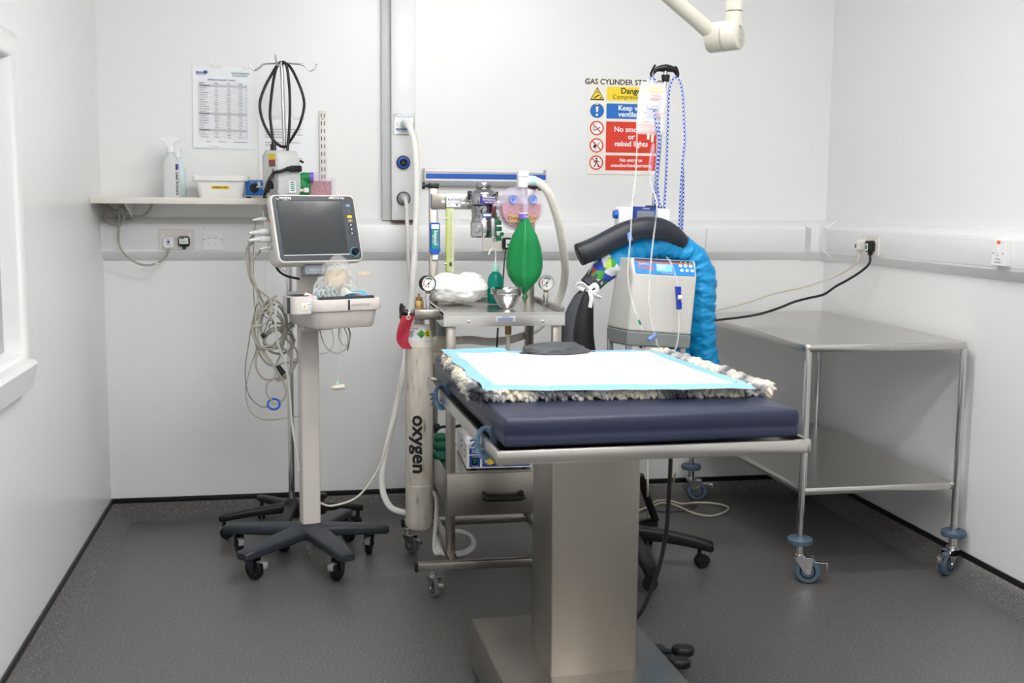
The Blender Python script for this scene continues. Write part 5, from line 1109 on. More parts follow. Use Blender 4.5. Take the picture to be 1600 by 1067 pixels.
# coiled hose on the floor beneath the trolley
t = thing('coiled_hose', 'white hose coiled loosely on the floor beneath the trolley', 'hose', P(700, 838, 4.38))
pts = []
for k in range(40):
    a = R(200+k*28); f = k/40; pts.append((.595+(.085-.02*f)*math.cos(a)+.01*f, 4.40+(.06-.01*f)*math.sin(a), .05+.028*math.sin(a)+.010*f+.02))
MB().hose(PP((664, 790, 4.46), (668, 770, 4.46), (682, 780, 4.44))+[V(p) for p in pts], .0085, pitch=.006, depth=.05, n=10).build('hose', m_hose, t)
# ------------------------------------------------------------------ gas warning sign
a, c = P(920, 121, YB-.004), P(920, 272, YB-.004); SHh = a.z-c.z; SW = SHh*.775
T = frame(V((a.x+SW/2, YB-.001, (a.z+c.z)/2)), (1, 0, 0), (0, 0, 1))
sg = thing('warning_sign', 'cream gas cylinder store sign with yellow, blue and red panels on the wall', 'sign', T @ V((0, -SHh/2, 0)))
b = MB(T); b.prism(rrect(SW, SHh, .006), 0, .003); b.build('board', m_signw, sg)
k = SHh/153.0      # one photograph pixel on the board
gx = lambda x: (x-920)*k-SW/2
gy = lambda y: SHh/2-(y-121)*k
b = MB(T); Z1, Z2, Z3 = .0034, .0038, .0042; xr = SW/2-.010
for y0_, y1_, m_ in ((134.5, 156.5, 1), (161, 185, 2), (189.5, 239, 3), (243.5, 267.5, 3)):
    b.poly([(x, y) for x, y in rrect(xr-gx(950), gy(y0_)-gy(y1_), .003, 3, (xr+gx(950))/2, (gy(y0_)+gy(y1_))/2)], Z1, m_)
xc_ = (xr+gx(950))/2
b.text('GAS CYLINDER STORAGE', .004, gy(127.5), .0345, 0, z=Z1, bold=True, wx=.97)
b.text('Danger', xc_, gy(141), .037, 0, z=Z2, bold=True); b.text('Compressed gas', xc_, gy(150.5), .028, 0, z=Z2, bold=False)
b.text('Keep well', xc_, gy(168), .033, 4, z=Z2, bold=True); b.text('ventilated', xc_, gy(178), .033, 4, z=Z2, bold=True)
for s_, y_ in (('No smoking', 202), ('or', 213.5), ('naked lights', 225)): b.text(s_, xc_, gy(y_), .034, 4, z=Z2, bold=True)
b.text('No entry to', xc_, gy(251), .0225, 4, z=Z2, bold=True); b.text('unauthorised persons', xc_, gy(259.5), .0225, 4, z=Z2, bold=True)
cxs = gx(934.5)
def tri(cx_, cy_, s_, z, m_): b.poly([(cx_-s_, cy_-s_*.82), (cx_+s_, cy_-s_*.82), (cx_, cy_+s_*.92)], z, m_)
tri(cxs, gy(146.5), 12*k, Z1, 0); tri(cxs, gy(146.7), 9.6*k, Z2, 1)
b.add([(cxs-6*k, gy(152.5), Z3), (cxs-5*k, gy(154), Z3), (cxs+4*k, gy(148.5), Z3), (cxs+3*k, gy(147), Z3)], [(0, 1, 2, 3)], 0); b.poly([(cxs+4*k, gy(154)), (cxs+6.5*k, gy(154)), (cxs+5.2*k, gy(150))], Z3, 0)
for dx in (-2, 0, 2): b.disc(cxs+dx*k, gy(143-abs(dx)*-.7), .9*k, Z3, 0, 8)
b.disc(cxs, gy(173), 11.6*k, Z1, 2, 40); b.poly([(cxs-2.4*k, gy(164)), (cxs-1.3*k, gy(175)), (cxs+1.3*k, gy(175)), (cxs+2.4*k, gy(164))], Z2, 4); b.disc(cxs, gy(164.3), 2.4*k, Z2, 4, 16); b.disc(cxs, gy(179.5), 1.9*k, Z2, 4, 16)
for yc in (200.5, 228, 255.5):
    y_ = gy(yc); b.disc(cxs, y_, 9.6*k, Z1, 4, 36)
    if yc == 200.5:
        b.add([(cxs-5*k, y_-4*k, Z2), (cxs-4*k, y_-5.6*k, Z2), (cxs+6*k, y_+.6*k, Z2), (cxs+5*k, y_+2.4*k, Z2)], [(0, 1, 2, 3)], 5)
        for q in range(6): b.disc(cxs-(6-.3*q)*k+math.sin(q)*1*k, y_+(q*1.0-3)*k, .9*k, Z2, 5, 8)
    elif yc == 228:
        b.poly([(cxs-6*k, y_-2*k), (cxs-3*k, y_-5*k), (cxs, y_-2*k), (cxs-1*k, y_+2*k), (cxs-3.5*k, y_+6*k), (cxs-3.2*k, y_+2*k)], Z2, 0)
        b.add([(cxs+0*k, y_-1*k, Z2), (cxs+1*k, y_-2.2*k, Z2), (cxs+6*k, y_+4*k, Z2), (cxs+5*k, y_+5*k, Z2)], [(0, 1, 2, 3)], 5)
        b.disc(cxs-1.5*k, y_-6*k, 1*k, Z2, 0, 8)
    else:
        b.disc(cxs+.5*k, y_+6.2*k, 1.7*k, Z2, 0, 14)
        for l in ([(-1.5, 4), (2, 4), (2.2, -1), (-1.4, -1)], [(-1.4, -.5), (.6, -.5), (-3, -7.5), (-4.6, -7)], [(.4, -.5), (2.2, -.5), (5, -7), (3.4, -7.6)], [(-1.2, 4), (-1.2, 2.6), (-5, -.5), (-5.4, .6)], [(1.9, 4), (2, 2.2), (5.4, .2), (5.6, 1.2)]): b.poly([(cxs+x*k, y_+y*k) for x, y in l], Z2, 0)
    b.ring(cxs, y_, 11.6*k, 9.5*k, Z3, 3, 40); c_, s_ = math.cos(R(-45)), math.sin(R(-45))
    b.add([(cxs+(x*c_-y*s_)*k, y_+(x*s_+y*c_)*k, Z3+.0002) for x, y in ((-10, -.9), (10, -.9), (10, .9), (-10, .9))], [(0, 1, 2, 3)], 3)
b.build('printed_panels', [m_inkd, m_signy, m_signb, m_signr, m_white_ink, m_grey], sg)

# ------------------------------------------------------------------ drip stand on the right, pump, warmer and hose
HX2, HY2 = 1.262, 4.27
ps = thing('drip_stand', 'leaning drip stand with black hooks and black five-star base beside the gas sign', 'drip stand', (HX2, HY2, 0))
b = MB(); b.lathe([(.034, .06), (.042, .075), (.042, .125), (.032, .15), (.02, .16)], (HX2, HY2, 0)); b.build('hub', m_black, ps)
A2 = ((-22, .335), (-92, .37), (52, .30), (122, .30), (196, .30))
star(ps, HX2, HY2, A2, .3, m_black, .125, .088, w0=.062, w1=.050, h0=.055, h1=.040, curve=2.2)
for a, L in A2:
    castor(ps, HX2+(L-.045)*math.cos(R(a)), HY2+(L-.045)*math.sin(R(a)), R(a+(35 if a != -92 else 70)), .027, .085, m_rubber, m_black, m_black, .022, False, True, .012, hood=True)
pt = P(1040, 112, 4.345); pb = V((HX2, HY2, .12)); dirp = (pt-pb).normalized()
def pole_at(z): return pb+dirp*((z-pb.z)/dirp.z)
b = MB(); b.tube([pb, pole_at(1.25)], .0135, 20, 1); b.build('lower_pole', m_chrome, ps)
b = MB(); b.tube([pole_at(1.24), pole_at(pt.z)], .0095, 20, 1); b.build('upper_pole', m_chrome, ps)
b = MB(); b.tube([P(1000, 742, 4.33), P(1010, 775, 4.36), P(1024, 812, 4.42)], .013, 10, 3, flat=1.3); b.build('strut', m_black, ps)
b = MB(); b.cyl(P(1040, 128, 4.345), P(1040, 117, 4.345), .0145, .017); b.tube(PP((1022, 113, 4.345), (1027, 108, 4.345), (1040, 106.5, 4.345), (1053, 109, 4.345), (1058, 116, 4.345)), .012, 12, 6, rad=lambda f, l, a: .0165-.009*abs(2*f-1), flat=.8)
b.tube(PP((1023, 112, 4.345), (1019, 119, 4.33), (1017, 116, 4.30), (1020, 108, 4.285), (1024, 101, 4.28)), .0042); b.tube(PP((1023, 112, 4.345), (1019, 118, 4.345), (1016.5, 113, 4.345)), .004)
b.tube(PP((1057, 115, 4.345), (1058, 121, 4.33), (1060, 116, 4.31), (1058, 108, 4.29), (1055, 104, 4.285)), .0042)
b.build('hook_head', m_black, ps)
# rope leads
def rope(ptsl, lab):
    b = MB()
    for pts in ptsl: b.tube(PP(*pts), .0048, 9, 8)
    return one(b, 'rope_lead', m_rope, lab, 'rope lead', 'rope leads on the drip stand')
rope([[(1033, 335, 4.31), (1028, 300, 4.30), (1026, 260, 4.29), (1029, 225, 4.285), (1026, 200, 4.285), (1020, 165, 4.29), (1016, 140, 4.30), (1016, 124, 4.315), (1018.5, 118, 4.325), (1022, 123, 4.32), (1026, 140, 4.31), (1028, 170, 4.30), (1030, 205, 4.292), (1030, 235, 4.30), (1025, 290, 4.31), (1022, 328, 4.32)]], 'blue and white rope lead doubled over the left hook in front of the drip bag')
rope([[(1037, 335, 4.33), (1040, 290, 4.325), (1042, 240, 4.32), (1043.5, 190, 4.32), (1045, 150, 4.325), (1048, 130, 4.33), (1055, 121, 4.325), (1063, 128, 4.32), (1067, 150, 4.315), (1069, 190, 4.31), (1070, 220, 4.31), (1067, 250, 4.31), (1064, 290, 4.315), (1062, 340, 4.32), (1061, 372, 4.33)]], 'blue and white rope lead over the right hook, clear of the drip bag')
rope([[(1067, 262, 4.325), (1067.5, 300, 4.325), (1066, 345, 4.33), (1065, 375, 4.335)]], 'short doubled end of rope lead hanging rightmost behind the blue hose')
# drip bag
bo = P(1018, 170, 4.30); T = frame(bo, (1, .05, -.05), (.06, 0, 1))
db = thing('drip_bag', 'clear drip bag with red print hanging from the left hook', 'drip bag', bo-V((0, 0, .12)))
hx, hy = .058, .098
b = MB(T); L = []
for f in range(13):
    v = f/12; y = hy-2*hy*v; w_ = hx*(.86+.14*min(1, v*4))*(1-.10*max(0, v-.85)/.15); th_ = .002+.020*math.sin(math.pi*min(1, v*1.02))**.7*(.35+.65*v)
    L.append([(w_*math.cos(q), y, th_*math.sin(q)) for q in [2*math.pi*i/28 for i in range(28)]])
b.loft(L); b.build('bag', mat('drip_bag_film', '#f6f6f4', .1, alpha=.42, var=.02, spec=.9), db, ang=80)
b = MB(T); b.prism(rrect(.03, .012, .003, cx=-.012, cy=hy+.004), -.001, .001); b.tube([(-.012, hy+.006, 0), (-.006, hy+.02, .004), (-.004, hy+.034, .002)], .002, 6, 4)
b.build('hanger', m_film, db)
b = MB(T); z = .0235
b.quad(-.02, .062, .040, .086, .010, 3)
for (x, y, l, m_) in ((-.01, .045, .035, 0), (-.008, .036, .042, 0), (-.01, .028, .03, 0), (-.012, .006, .03, 1), (.012, -.020, .026, 0), (.0, -.028, .03, 0), (-.035, -.052, .02, 1), (.018, -.036, .016, 1), (-.038, .02, .008, 1), (-.038, -.02, .008, 1), (.044, -.012, .008, 1)): b.quad(x, y, x+l, y+.003, z, m_)
b.quad(-.022, .0, .018, .028, z-.001, 2)
b.build('print', [mat('pale_red_print', '#d98a8c', .6), m_grey, m_paper, mat('pale_amber_fluid', '#e8d9a8', .3, alpha=.55)], db)
for xx, l_ in ((-.005, .03), (.012, .045)):
    MB(T).cyl((xx, -hy+.004, 0), (xx, -hy-l_*.6, 0), .006, .005, 12, 0).build('port', mat('port_plastic', '#e9dfca', .3, alpha=.8), db)
b = MB(); q0, q1 = P(1021, 224, 4.30), P(1015, 272, 4.29); b.cyl(q0, q0.lerp(q1, .22), .005, .009); b.cyl(q0.lerp(q1, .22), q1, .0095, .0085, 16); b.build('drip_chamber', m_lav, db)
b = MB(); b.tube([q0.lerp(q1, .30)+V((0, -.010, 0)), q0.lerp(q1, .75)+V((0, -.010, 0))], .0022, 6, 1); b.build('chamber_print', m_red, db)
# drip lines
t = thing('drip_line', 'clear drip tube from the bag chamber looping down in front of the warmer', 'tubing', P(1040, 553, 3.98))
MB().tube(PP((1015, 273, 4.29), (1018, 290, 4.28), (1026, 315, 4.25), (1025, 340, 4.18), (1021, 372, 4.06), (1017, 410, 4.02), (1014, 460, 4.0), (1017, 500, 3.99), (1023, 522, 3.985), (1028, 540, 3.98), (1036, 551, 3.98), (1046, 553, 3.98), (1055, 546, 3.985), (1060, 525, 3.99), (1061, 495, 4.0), (1059, 450, 4.01), (1054, 425, 4.01), (1048, 410, 4.01), (1042, 402, 4.06)), .0034, 8).build('tube', m_line, t)
T = frame(P(1059.5, 466, 4.005), (1, 0, 0), (-.07, 0, 1)); b = MB(T); b.prism([(-.012, .043), (.008, .043), (.009, -.012), (.012, -.014), (.012, -.04), (-.004, -.04), (-.006, -.014)], -.008, .010, 0, bev=.002); b.cyl((-.005, .004, .010), (.009, .004, .010), .008, mi=1); b.build('roller_clamp', [m_blue2 if False else mat('deep_blue_plastic', '#1236a8', .35), m_white], t)
b = MB(); b.cyl(P(1013, 531, 3.98), P(1024, 524, 3.985), .008, .0085, 14); b.cyl(P(1022, 528, 3.983), P(1026, 520, 3.983), .006); b.build('side_port', m_vblue, t)
t = thing('drip_line', 'thinner clear tube falling left of the drip bag to a green tip', 'tubing', P(1003, 512, 4.02))
MB().tube(PP((995, 208, 4.30), (995, 240, 4.30), (992, 285, 4.28), (987, 325, 4.22), (986, 355, 4.10), (984, 385, 4.06), (981, 420, 4.04), (983, 450, 4.03), (990, 478, 4.02), (997, 497, 4.01), (1004, 514, 4.0)), .0030, 8).build('tube', m_line, t)
b = MB(); b.cyl(P(983, 364, 4.09), P(985, 376, 4.08), .008, .0095, 14); b.build('y_port', m_vblue, t)
b = MB(); b.cyl(P(998, 500, 4.008), P(1001, 507, 4.004), .004); b.build('tip', m_teal, t)
# syringe pump on the pole
q = P(1009, 338, 4.30); t = thing('syringe_pump', 'white pump with blue framed display on the leaning stand above the blue hose', 'pump', q-V((0, 0, .035)))
T = frame(P(1008, 340, 4.27), (1, .05, -.03), (0, 0, 1)); b = MB(T); b.prism(rrect(.206, .075, .008, cx=-.0), -.06, 0, bev=.004); b.build('housing', m_white, t)
b = MB(T); b.prism(rrect(.098, .066, .003, cx=-.002, cy=.008), -.002, .004, 0); b.quad(-.036, -.018, .036, .026, .0046, 1); b.text('PUMP' if False else 'SYRINGE', 0, .034, .0075, 2, z=.0048); b.build('display', [m_blue2, mat('grey_lcd', '#7d858b', .15), m_white_ink], t)
b = MB(T); b.cyl((-.103, .008, -.03), (-.118, .008, -.03), .017, .015, 20); b.build('knob', m_blue, t)
b = MB(T); b.quad(.056, -.032, .100, -.018, .0008); b.build('sticker', m_yellow, t)
b = MB(); pz_ = pole_at(1.40); b.box((pz_.x, pz_.y+.004, pz_.z-.01), (.06, .045, .035), .005); b.build('pole_clamp', m_black, t)
# warmer: tapered cabinet hung on the stand, facing the viewer, leaning slightly
WYf, WYb = 4.055, 4.21
def W4(Y, pts): return [P(x, y, Y) for x, y in pts]
wb = thing('warming_unit', 'white patient warming unit with sloping blue control panel hung on the leaning stand', 'warmer', P(1030, 545, 4.12))
f0 = W4(WYf, ((981, 517), (1080, 524)))       # white/grey junction on the front
fb_ = W4(WYf, ((979, 540), (1078, 545)))
ft = W4(WYf+.012, ((990, 428), (1089, 433)))    # lower edge of the sloping panel
pt_ = W4(WYf+.055, ((985, 402), (1087, 408)))  # upper edge of the panel
bk_d = V((-.035, WYb-WYf, -.004))
def loop_x(p, q, d0=0, inset=0): return [p, q]
b = MB(); wl_ = .010
prof_l = [f0[0], ft[0], pt_[0], pt_[0]+V((-.02, .10, -.004)), f0[0]+bk_d+V((-.004, 0, .004))]
prof_r = [f0[1], ft[1], pt_[1], pt_[1]+V((.0, .10, -.004)), f0[1]+V((.004, bk_d.y, .004))]
b.loft([prof_l, prof_r]); wcase = b.build('cabinet', m_white if False else mat('warm_white_plastic', '#c4c2bd', .38, var=.015), wb)
mdb = wcase.modifiers.new('round', 'BEVEL'); mdb.width = .008; mdb.segments = 3; mdb.limit_method = 'ANGLE'
b = MB(); g0 = [fb_[0], f0[0], f0[0]+bk_d+V((-.004, 0, .004)), fb_[0]+bk_d]; g1 = [fb_[1], f0[1], f0[1]+V((.004, bk_d.y, .004)), fb_[1]+V((0, bk_d.y, 0))]
b.loft([g0, g1]); wbs = b.build('base', mat('base_grey', '#7f8483', .45), wb); mdb = wbs.modifiers.new('round', 'BEVEL'); mdb.width = .005; mdb.segments = 2
# control panel in the sloping face
pu = (ft[1]-ft[0]); pv = (pt_[0]-ft[0]); PWd = pu.length; PHt = pv.length; T = frame((ft[0]+ft[1]+pt_[0]+pt_[1])/4, (pt_[1]+ft[1]-pt_[0]-ft[0]), pv+ (pt_[1]-ft[1]))
T = T @ Matrix.Translation((0, 0, .0012))
b = MB(T); b.prism(rrect(PWd*.94, PHt*.90, .006), -.002, .001, 0); z = .0016; hw, hh_ = PWd*.47, PHt*.45
b.quad(-hw+.004, hh_-.011, hw-.004, hh_-.002, z, 1); b.quad(-hw+.004, hh_-.016, hw-.004, hh_-.011, z, 2)
b.text('DARVALL', -hw+.036, hh_-.024, .0095, 3, z=z); b.text('Cozy', -hw+.042, hh_-.038, .026, 2, z=z, bold=True, wx=1.2)
b.text('The Warm Blanket', .012, -hh_+.006, .0065, 3, z=z)
b.quad(-.032, -hh_+.012, .028, hh_-.020, z, 4)
for q in range(3): b.quad(-.028, hh_-.028-q*.007, .004, hh_-.0255-q*.007, z+.0003, 5)
b.build('control_panel', [mat('bright_panel_blue', '#2487d8', .35), mat('dark_slate_strip', '#2c3b4a', .4), m_orange, m_white_ink, m_lcd, m_white_ink], wb)
for i in range(3):
    for j in range(2):
        b = MB(T); xx = hw-.052+i*.020+j*.003; yy = hh_-.024-j*.020; b.lathe([(.0066, 0), (.0066, .002), (.0055, .003), (.0, .0032)], (xx, yy, .001), n=20); b.disc(xx, yy, .0022, .0046, 1, 10); b.build('button', [m_white, m_inkd if (i, j) != (2, 1) else m_red], wb)
b = MB(T)
for i in range(3): b.disc(hw-.048+i*.018, hh_-.008, .0022, .0022, 0, 10)
b.disc(hw-.032, hh_-.017, .002, .0024, 0, 10); b.build('indicator_light', m_led, wb)
b = MB()
for s0, s1, in_ in ((fb_[0], V((.012, .012, 0)), 0), (fb_[1], V((-.025, .012, 0)), 0), (fb_[0]+bk_d, V((.012, -.012, 0)), 0), (fb_[1]+V((0, bk_d.y, 0)), V((-.025, -.012, 0)), 0)):
    q = s0+s1; lg = MB(); lg.box((q.x, q.y, q.z-.014), (.022, .018, .05), .003); lo = lg.build('foot', m_grey, wb)
    cb_ = MB(); cb_.cyl((q.x-.012, q.y, q.z-.052), (q.x+.012, q.y, q.z-.052), .019, n=22); cb_.cyl((q.x-.014, q.y, q.z-.052), (q.x+.014, q.y, q.z-.052), .009, n=16, mi=1); cb_.build('castor', [m_black, m_grey], lo)
b = MB(); q = pole_at(1.02); b.box((q.x, (WYb+q.y)/2-.005, q.z), (.05, q.y-WYb+.04, .04), .004); b.build('hanger_bracket', m_black, wb)
# ruched blue hose sleeve
hp = PP((953, 413, 4.235), (972, 400, 4.245), (1000, 388, 4.255), (1035, 383, 4.265), (1068, 392, 4.265), (1090, 415, 4.26), (1097, 450, 4.25), (1094, 490, 4.25), (1097, 530, 4.26), (1102, 570, 4.27), (1107, 620, 4.28), (1102, 665, 4.31), (1082, 688, 4.36), (1062, 672, 4.39), (1056, 630, 4.37), (1058, 585, 4.33), (1060, 535, 4.29))
hd_ = thing('warming_hose', 'bright blue ruched fabric hose arching over the white warming unit', 'hose', hp[-1])
def hr(f, l, a):
    d = V((math.cos(a)*1.6, math.sin(a)*1.6, l*22)); g = noise.noise(d)*.10+abs(noise.noise(V((math.cos(a)*2.2, math.sin(a)*2.2, l*55))))*.16-.05
    return .056*(1-.12*(f < .06))*(1+g+.035*math.sin(l*2*math.pi/.05+2.5*math.sin(a+l*9))+.05*noise.noise(V((math.cos(a)*1.5, math.sin(a)*1.5, l*7))))
def hr_old(f, l, a): return .057*(1-.12*(f < .06))*(1+.10*math.sin(l*2*math.pi/.062+1.3*math.sin(a+l*9)+.8*noise.noise(V((math.cos(a)*2, math.sin(a)*2, l*9))))+.06*noise.noise(V((math.cos(a)*3, math.sin(a)*3, l*28)))+.05*noise.noise(V((math.cos(a)*1.5, math.sin(a)*1.5, l*7))))
MB().tube(hp, .05, 48, 8, 0, rad=hr, step=.0042).build('sleeve', m_fab_blue, hd_, ang=80)
cp = PP((957, 411, 4.233), (948, 418, 4.232), (938, 428, 4.23), (929, 438, 4.228))
MB().tube(cp, .05, 28, 6, 0, rad=lambda f, l, a: (.058-.02*f)*(1+.06*noise.noise(V((math.cos(a)*2, math.sin(a)*2, l*40)))), step=.006).build('map_cuff', m_map, hd_, ang=80)
MB().tube(PP((934, 432, 4.229), (926, 441, 4.228), (919, 448, 4.226)), .05, 26, 4, 0, rad=lambda f, l, a: .040*(1+.10*math.sin(a*9)-.1*f), step=.006).build('elastic_end', m_fab_grey, hd_, ang=80)
# padded black sleeve lying over hose and pump front
sp = PP((905, 398, 4.20), (930, 388, 4.20), (960, 372, 4.20), (985, 361, 4.195), (1010, 356, 4.19), (1035, 359, 4.20), (1052, 367, 4.215), (1066, 379, 4.235))
b = MB(); b.tube(sp, .04, 26, 8, 0, rad=lambda f, l, a: (.0425-.012*max(0, f-.72)/.28)*(1+.03*noise.noise(V((math.cos(a)*2, math.sin(a)*2, l*14)))), step=.01)
ss = one(b, 'padded_sleeve', m_fab_slate, 'slate padded fabric tube with open end lying over the blue hose', 'padded tube')
b = MB(); d0 = (sp[0]-sp[1]).normalized(); b.lathe([(.028, .004), (.0425, .002), (.044, -.008), (.0425, -.014)], sp[0], d0, 26, 0); b.lathe([(.0, .0045), (.030, .0048)], sp[0], d0, 26, 1); b.build('open_rim', [m_black, m_fab_black], ss)
# black bag tied to the hose end with a white bow
kn = P(917, 452, 4.222); b = MB(); L = []
outl = [(917, 450, .018, .02), (912, 462, .035, .026), (907, 480, .048, .03), (903, 500, .058, .034), (901, 520, .064, .036), (902, 540, .069, .038), (904, 560, .072, .04), (906, 590, .072, .04)]
for x, y, rx, ry in outl:
    c = P(x, y, 4.215); L.append([(c.x+rx*math.cos(q)*(1+.05*math.sin(3*q+y*.03)), c.y+ry*math.sin(q)*(1+.10*math.sin(5*q)), c.z+.004*math.sin(4*q)) for q in [2*math.pi*i/36 for i in range(36)]])
b.loft(L); bb = one(b, 'draw_bag', m_fab_black, 'black nylon bag hanging from the hose end, tied with white tape', 'bag', ang=80)
b = MB(); L2 = []
for x, y, rx, ry in outl[:-1]:
    c = P(x, y, 4.215); L2.append([(c.x+(rx+.0025)*math.cos(q), c.y+(ry+.0035)*math.sin(q)*(1+.1*math.sin(5*q)), c.z) for q in [R(178+k*6.5) for k in range(12)]])
b.loft(L2, 0, False, False, False); b.build('grey_lining', m_fab_grey, bb, ang=80)
b = MB(); b.tube([kn+V((.040*math.cos(q)*.62, -.030*math.sin(q)*.9, .006+.010*math.cos(q))) for q in [2*math.pi*i/14 for i in range(15)]], .005, 8, 3, flat=1.8)
for pts in ([(0, -.03, .0), (-.03, -.04, .025), (-.045, -.03, .015), (-.02, -.035, .0)], [(0, -.03, 0), (.02, -.04, .02), (.03, -.04, .0), (.01, -.035, -.012)], [(0, -.035, 0), (.006, -.045, -.03), (.002, -.042, -.065)], [(0, -.035, 0), (.02, -.04, -.02), (.045, -.04, -.03)]): b.tube([kn+V(p) for p in pts], .0045, 7, 5, flat=2.0)
b.build('tie_tape', m_white, bb)

# ------------------------------------------------------------------ operating table
ZM, ZB_ = .880, .808          # mattress top and underside
FLp, FRp, BLp = PZ(788, 655, ZM), PZ(1250, 640, ZM), PZ(680, 557, ZM)
ux = (FRp-FLp); ux.z = 0; MWd = ux.length; ux.normalize(); uy = V((-ux.y, ux.x, 0)); MLn = (BLp-FLp).dot(uy)
TO = Matrix(((ux.x, uy.x, 0, FLp.x), (ux.y, uy.y, 0, FLp.y), (0, 0, 1, 0), (0, 0, 0, 1))); TOi = TO.inverted()
def loc(p): return TOi @ V(p)
ot = thing('operating_table', 'stainless steel operating table on a square column in the foreground', 'operating table', TO @ V((MWd/2, MLn/2, 0)))
zf1 = ZB_-.004; zf0 = zf1-.036
b = MB(TO); o_ = .012
b.box2((-o_, -o_, zf0+.012), (MWd+o_, MLn+o_, zf0+.016))
b.build('top_plate', m_steel, ot)
b = MB(TO)
for x0_, y0_, x1_, y1_ in ((-o_-.004, -o_-.012, MWd+o_+.004, -o_), (-o_-.004, MLn+o_, MWd+o_+.004, MLn+o_+.012), (-o_-.012, -o_-.012, -o_, MLn+o_+.012), (MWd+o_, -o_-.012, MWd+o_+.012, MLn+o_+.012)): b.box2((x0_, y0_, zf0), (x1_, y1_, zf1), .003)
b.build('side_rail', m_steelh, ot)
fl = loc(PZ(860, 1058, .155)); fr_ = loc(PZ(992, 1045, .155)); bl = loc(PZ(823, 1010, .155))
cw_, cd_ = fr_.x-fl.x, .225
b = MB(TO); b.prism(rrect(cw_, cd_, .004, 3, fl.x+cw_/2, fl.y+cd_/2), .150, zf0-.012); b.build('column', m_steel, ot)
b = MB(TO); b.box2((fl.x-.004, fl.y-.004, zf0-.014), (fl.x+cw_+.004, fl.y+cd_+.004, zf0-.001)); b.box((fl.x-.015, fl.y+.02, zf0-.012), (.04, .01, .012), .003); b.build('column_head', mat('dark_steel', '#55585c', .4, metal=1), ot)
bb0 = loc(PZ(735, 966, .155)); bb1 = loc(PZ(995, 985, .155))
b = MB(TO); b.box2((bb0.x, -.62, .012), (fl.x+cw_+.115, bb0.y, .155), .006); b.build('base', m_steel, ot)
b = MB(TO); b.box2((bb0.x+.02, -.60, 0), (fl.x+cw_+.095, bb0.y-.02, .014)); b.build('plinth', m_black, ot)
for x, y in ((1067, 1014), (1061, 1033)):
    q = PZ(x, y, .055); b = MB(TR(q.x, q.y, .05, R(-12))); b.loft([[(a, c, z) for a, c in rrect(w_, h_, .022)] for w_, h_, z in ((.062, .044, -.012), (.070, .050, -.006), (.070, .050, .008), (.060, .042, .014))]); b.box((-.05, 0, -.004), (.06, .02, .012), .003); b.build('foot_pedal', m_black, ot)
q = PZ(1030, 1018, .04); b = MB(); b.box((q.x-.015, q.y+.01, .032), (.09, .10, .02), .004); b.build('pedal_bracket', m_dkgrey, ot)
# mattress: thing resting on the table
b = MB(TO); cxm, cym = MWd/2, MLn/2
b.loft([[(cxm+a, cym+c, z) for a, c in rrect(MWd+d, MLn+d, .009, 4)] for d, z in ((-.012, ZB_-.001), (-.003, ZB_+.001), (0, ZB_+.006), (.001, ZB_+.022), (-.003, ZB_+.028), (.001, ZB_+.034), (.002, ZM-.016), (-.001, ZM-.006), (-.005, ZM-.002), (-.014, ZM), (-.30, ZM+.001))])
one(b, 'mattress', m_navy, 'navy vinyl mattress on the operating table', 'mattress', ang=60)
# fleece
fq = [loc(PZ(x, y, ZM+.006)) for x, y in ((748, 624), (1203, 614), (1112, 556), (700, 561))]
fq[2].y = min(fq[2].y, MLn-.05); fq[3].y = min(fq[3].y, MLn-.03); fq[3].x = max(fq[3].x, .03); fq[2].x = min(fq[2].x, MWd-.02)
bil = lambda u, v: (fq[0]*(1-u)+fq[1]*u)*(1-v)+(fq[3]*(1-u)+fq[2]*u)*v
b = MB(TO)
b.grid(lambda u, v: bil(u, v)+V((0, 0, .014+.006*noise.noise(V((u*9, v*9, 0))))), 30, 30, th=.012)
rn = random.Random(11)
def tuft(p, out, s):
    d = V((out.x+rn.uniform(-.5, .5), out.y+rn.uniform(-.5, .5), rn.uniform(-.35, .45))).normalized(); side = V((-d.y, d.x, 0)); l_ = s*rn.uniform(.75, 1.35)
    b.tube([p, p+d*l_*.5+side*rn.uniform(-.006, .006)+V((0, 0, .005)), p+d*l_+V((0, 0, -.010*rn.random()))], .006, 5, 3, rad=lambda f, l, a: (.0092*(1-f)**.6+.0012)*(.8+.4*math.sin(3*f)))
for e, n_, out in ((lambda t: bil(t, 0), 190, V((0, -1, 0))), (lambda t: bil(0, t), 190, V((-1, 0, 0))), (lambda t: bil(1, t), 160, V((1, 0, 0))), (lambda t: bil(.86+.14*t, 1), 40, V((0, 1, 0)))):
    for i in range(n_):
        p = e((i+rn.random())/n_)
        for lay in range(3): tuft(p-out*(.004+.012*rn.random())+V((0, 0, .002+.006*lay)), out, .030)
one(b, 'fleece', m_fleece, 'mottled grey and cream shaggy fleece spread on the navy mattress', 'fleece', ang=80)
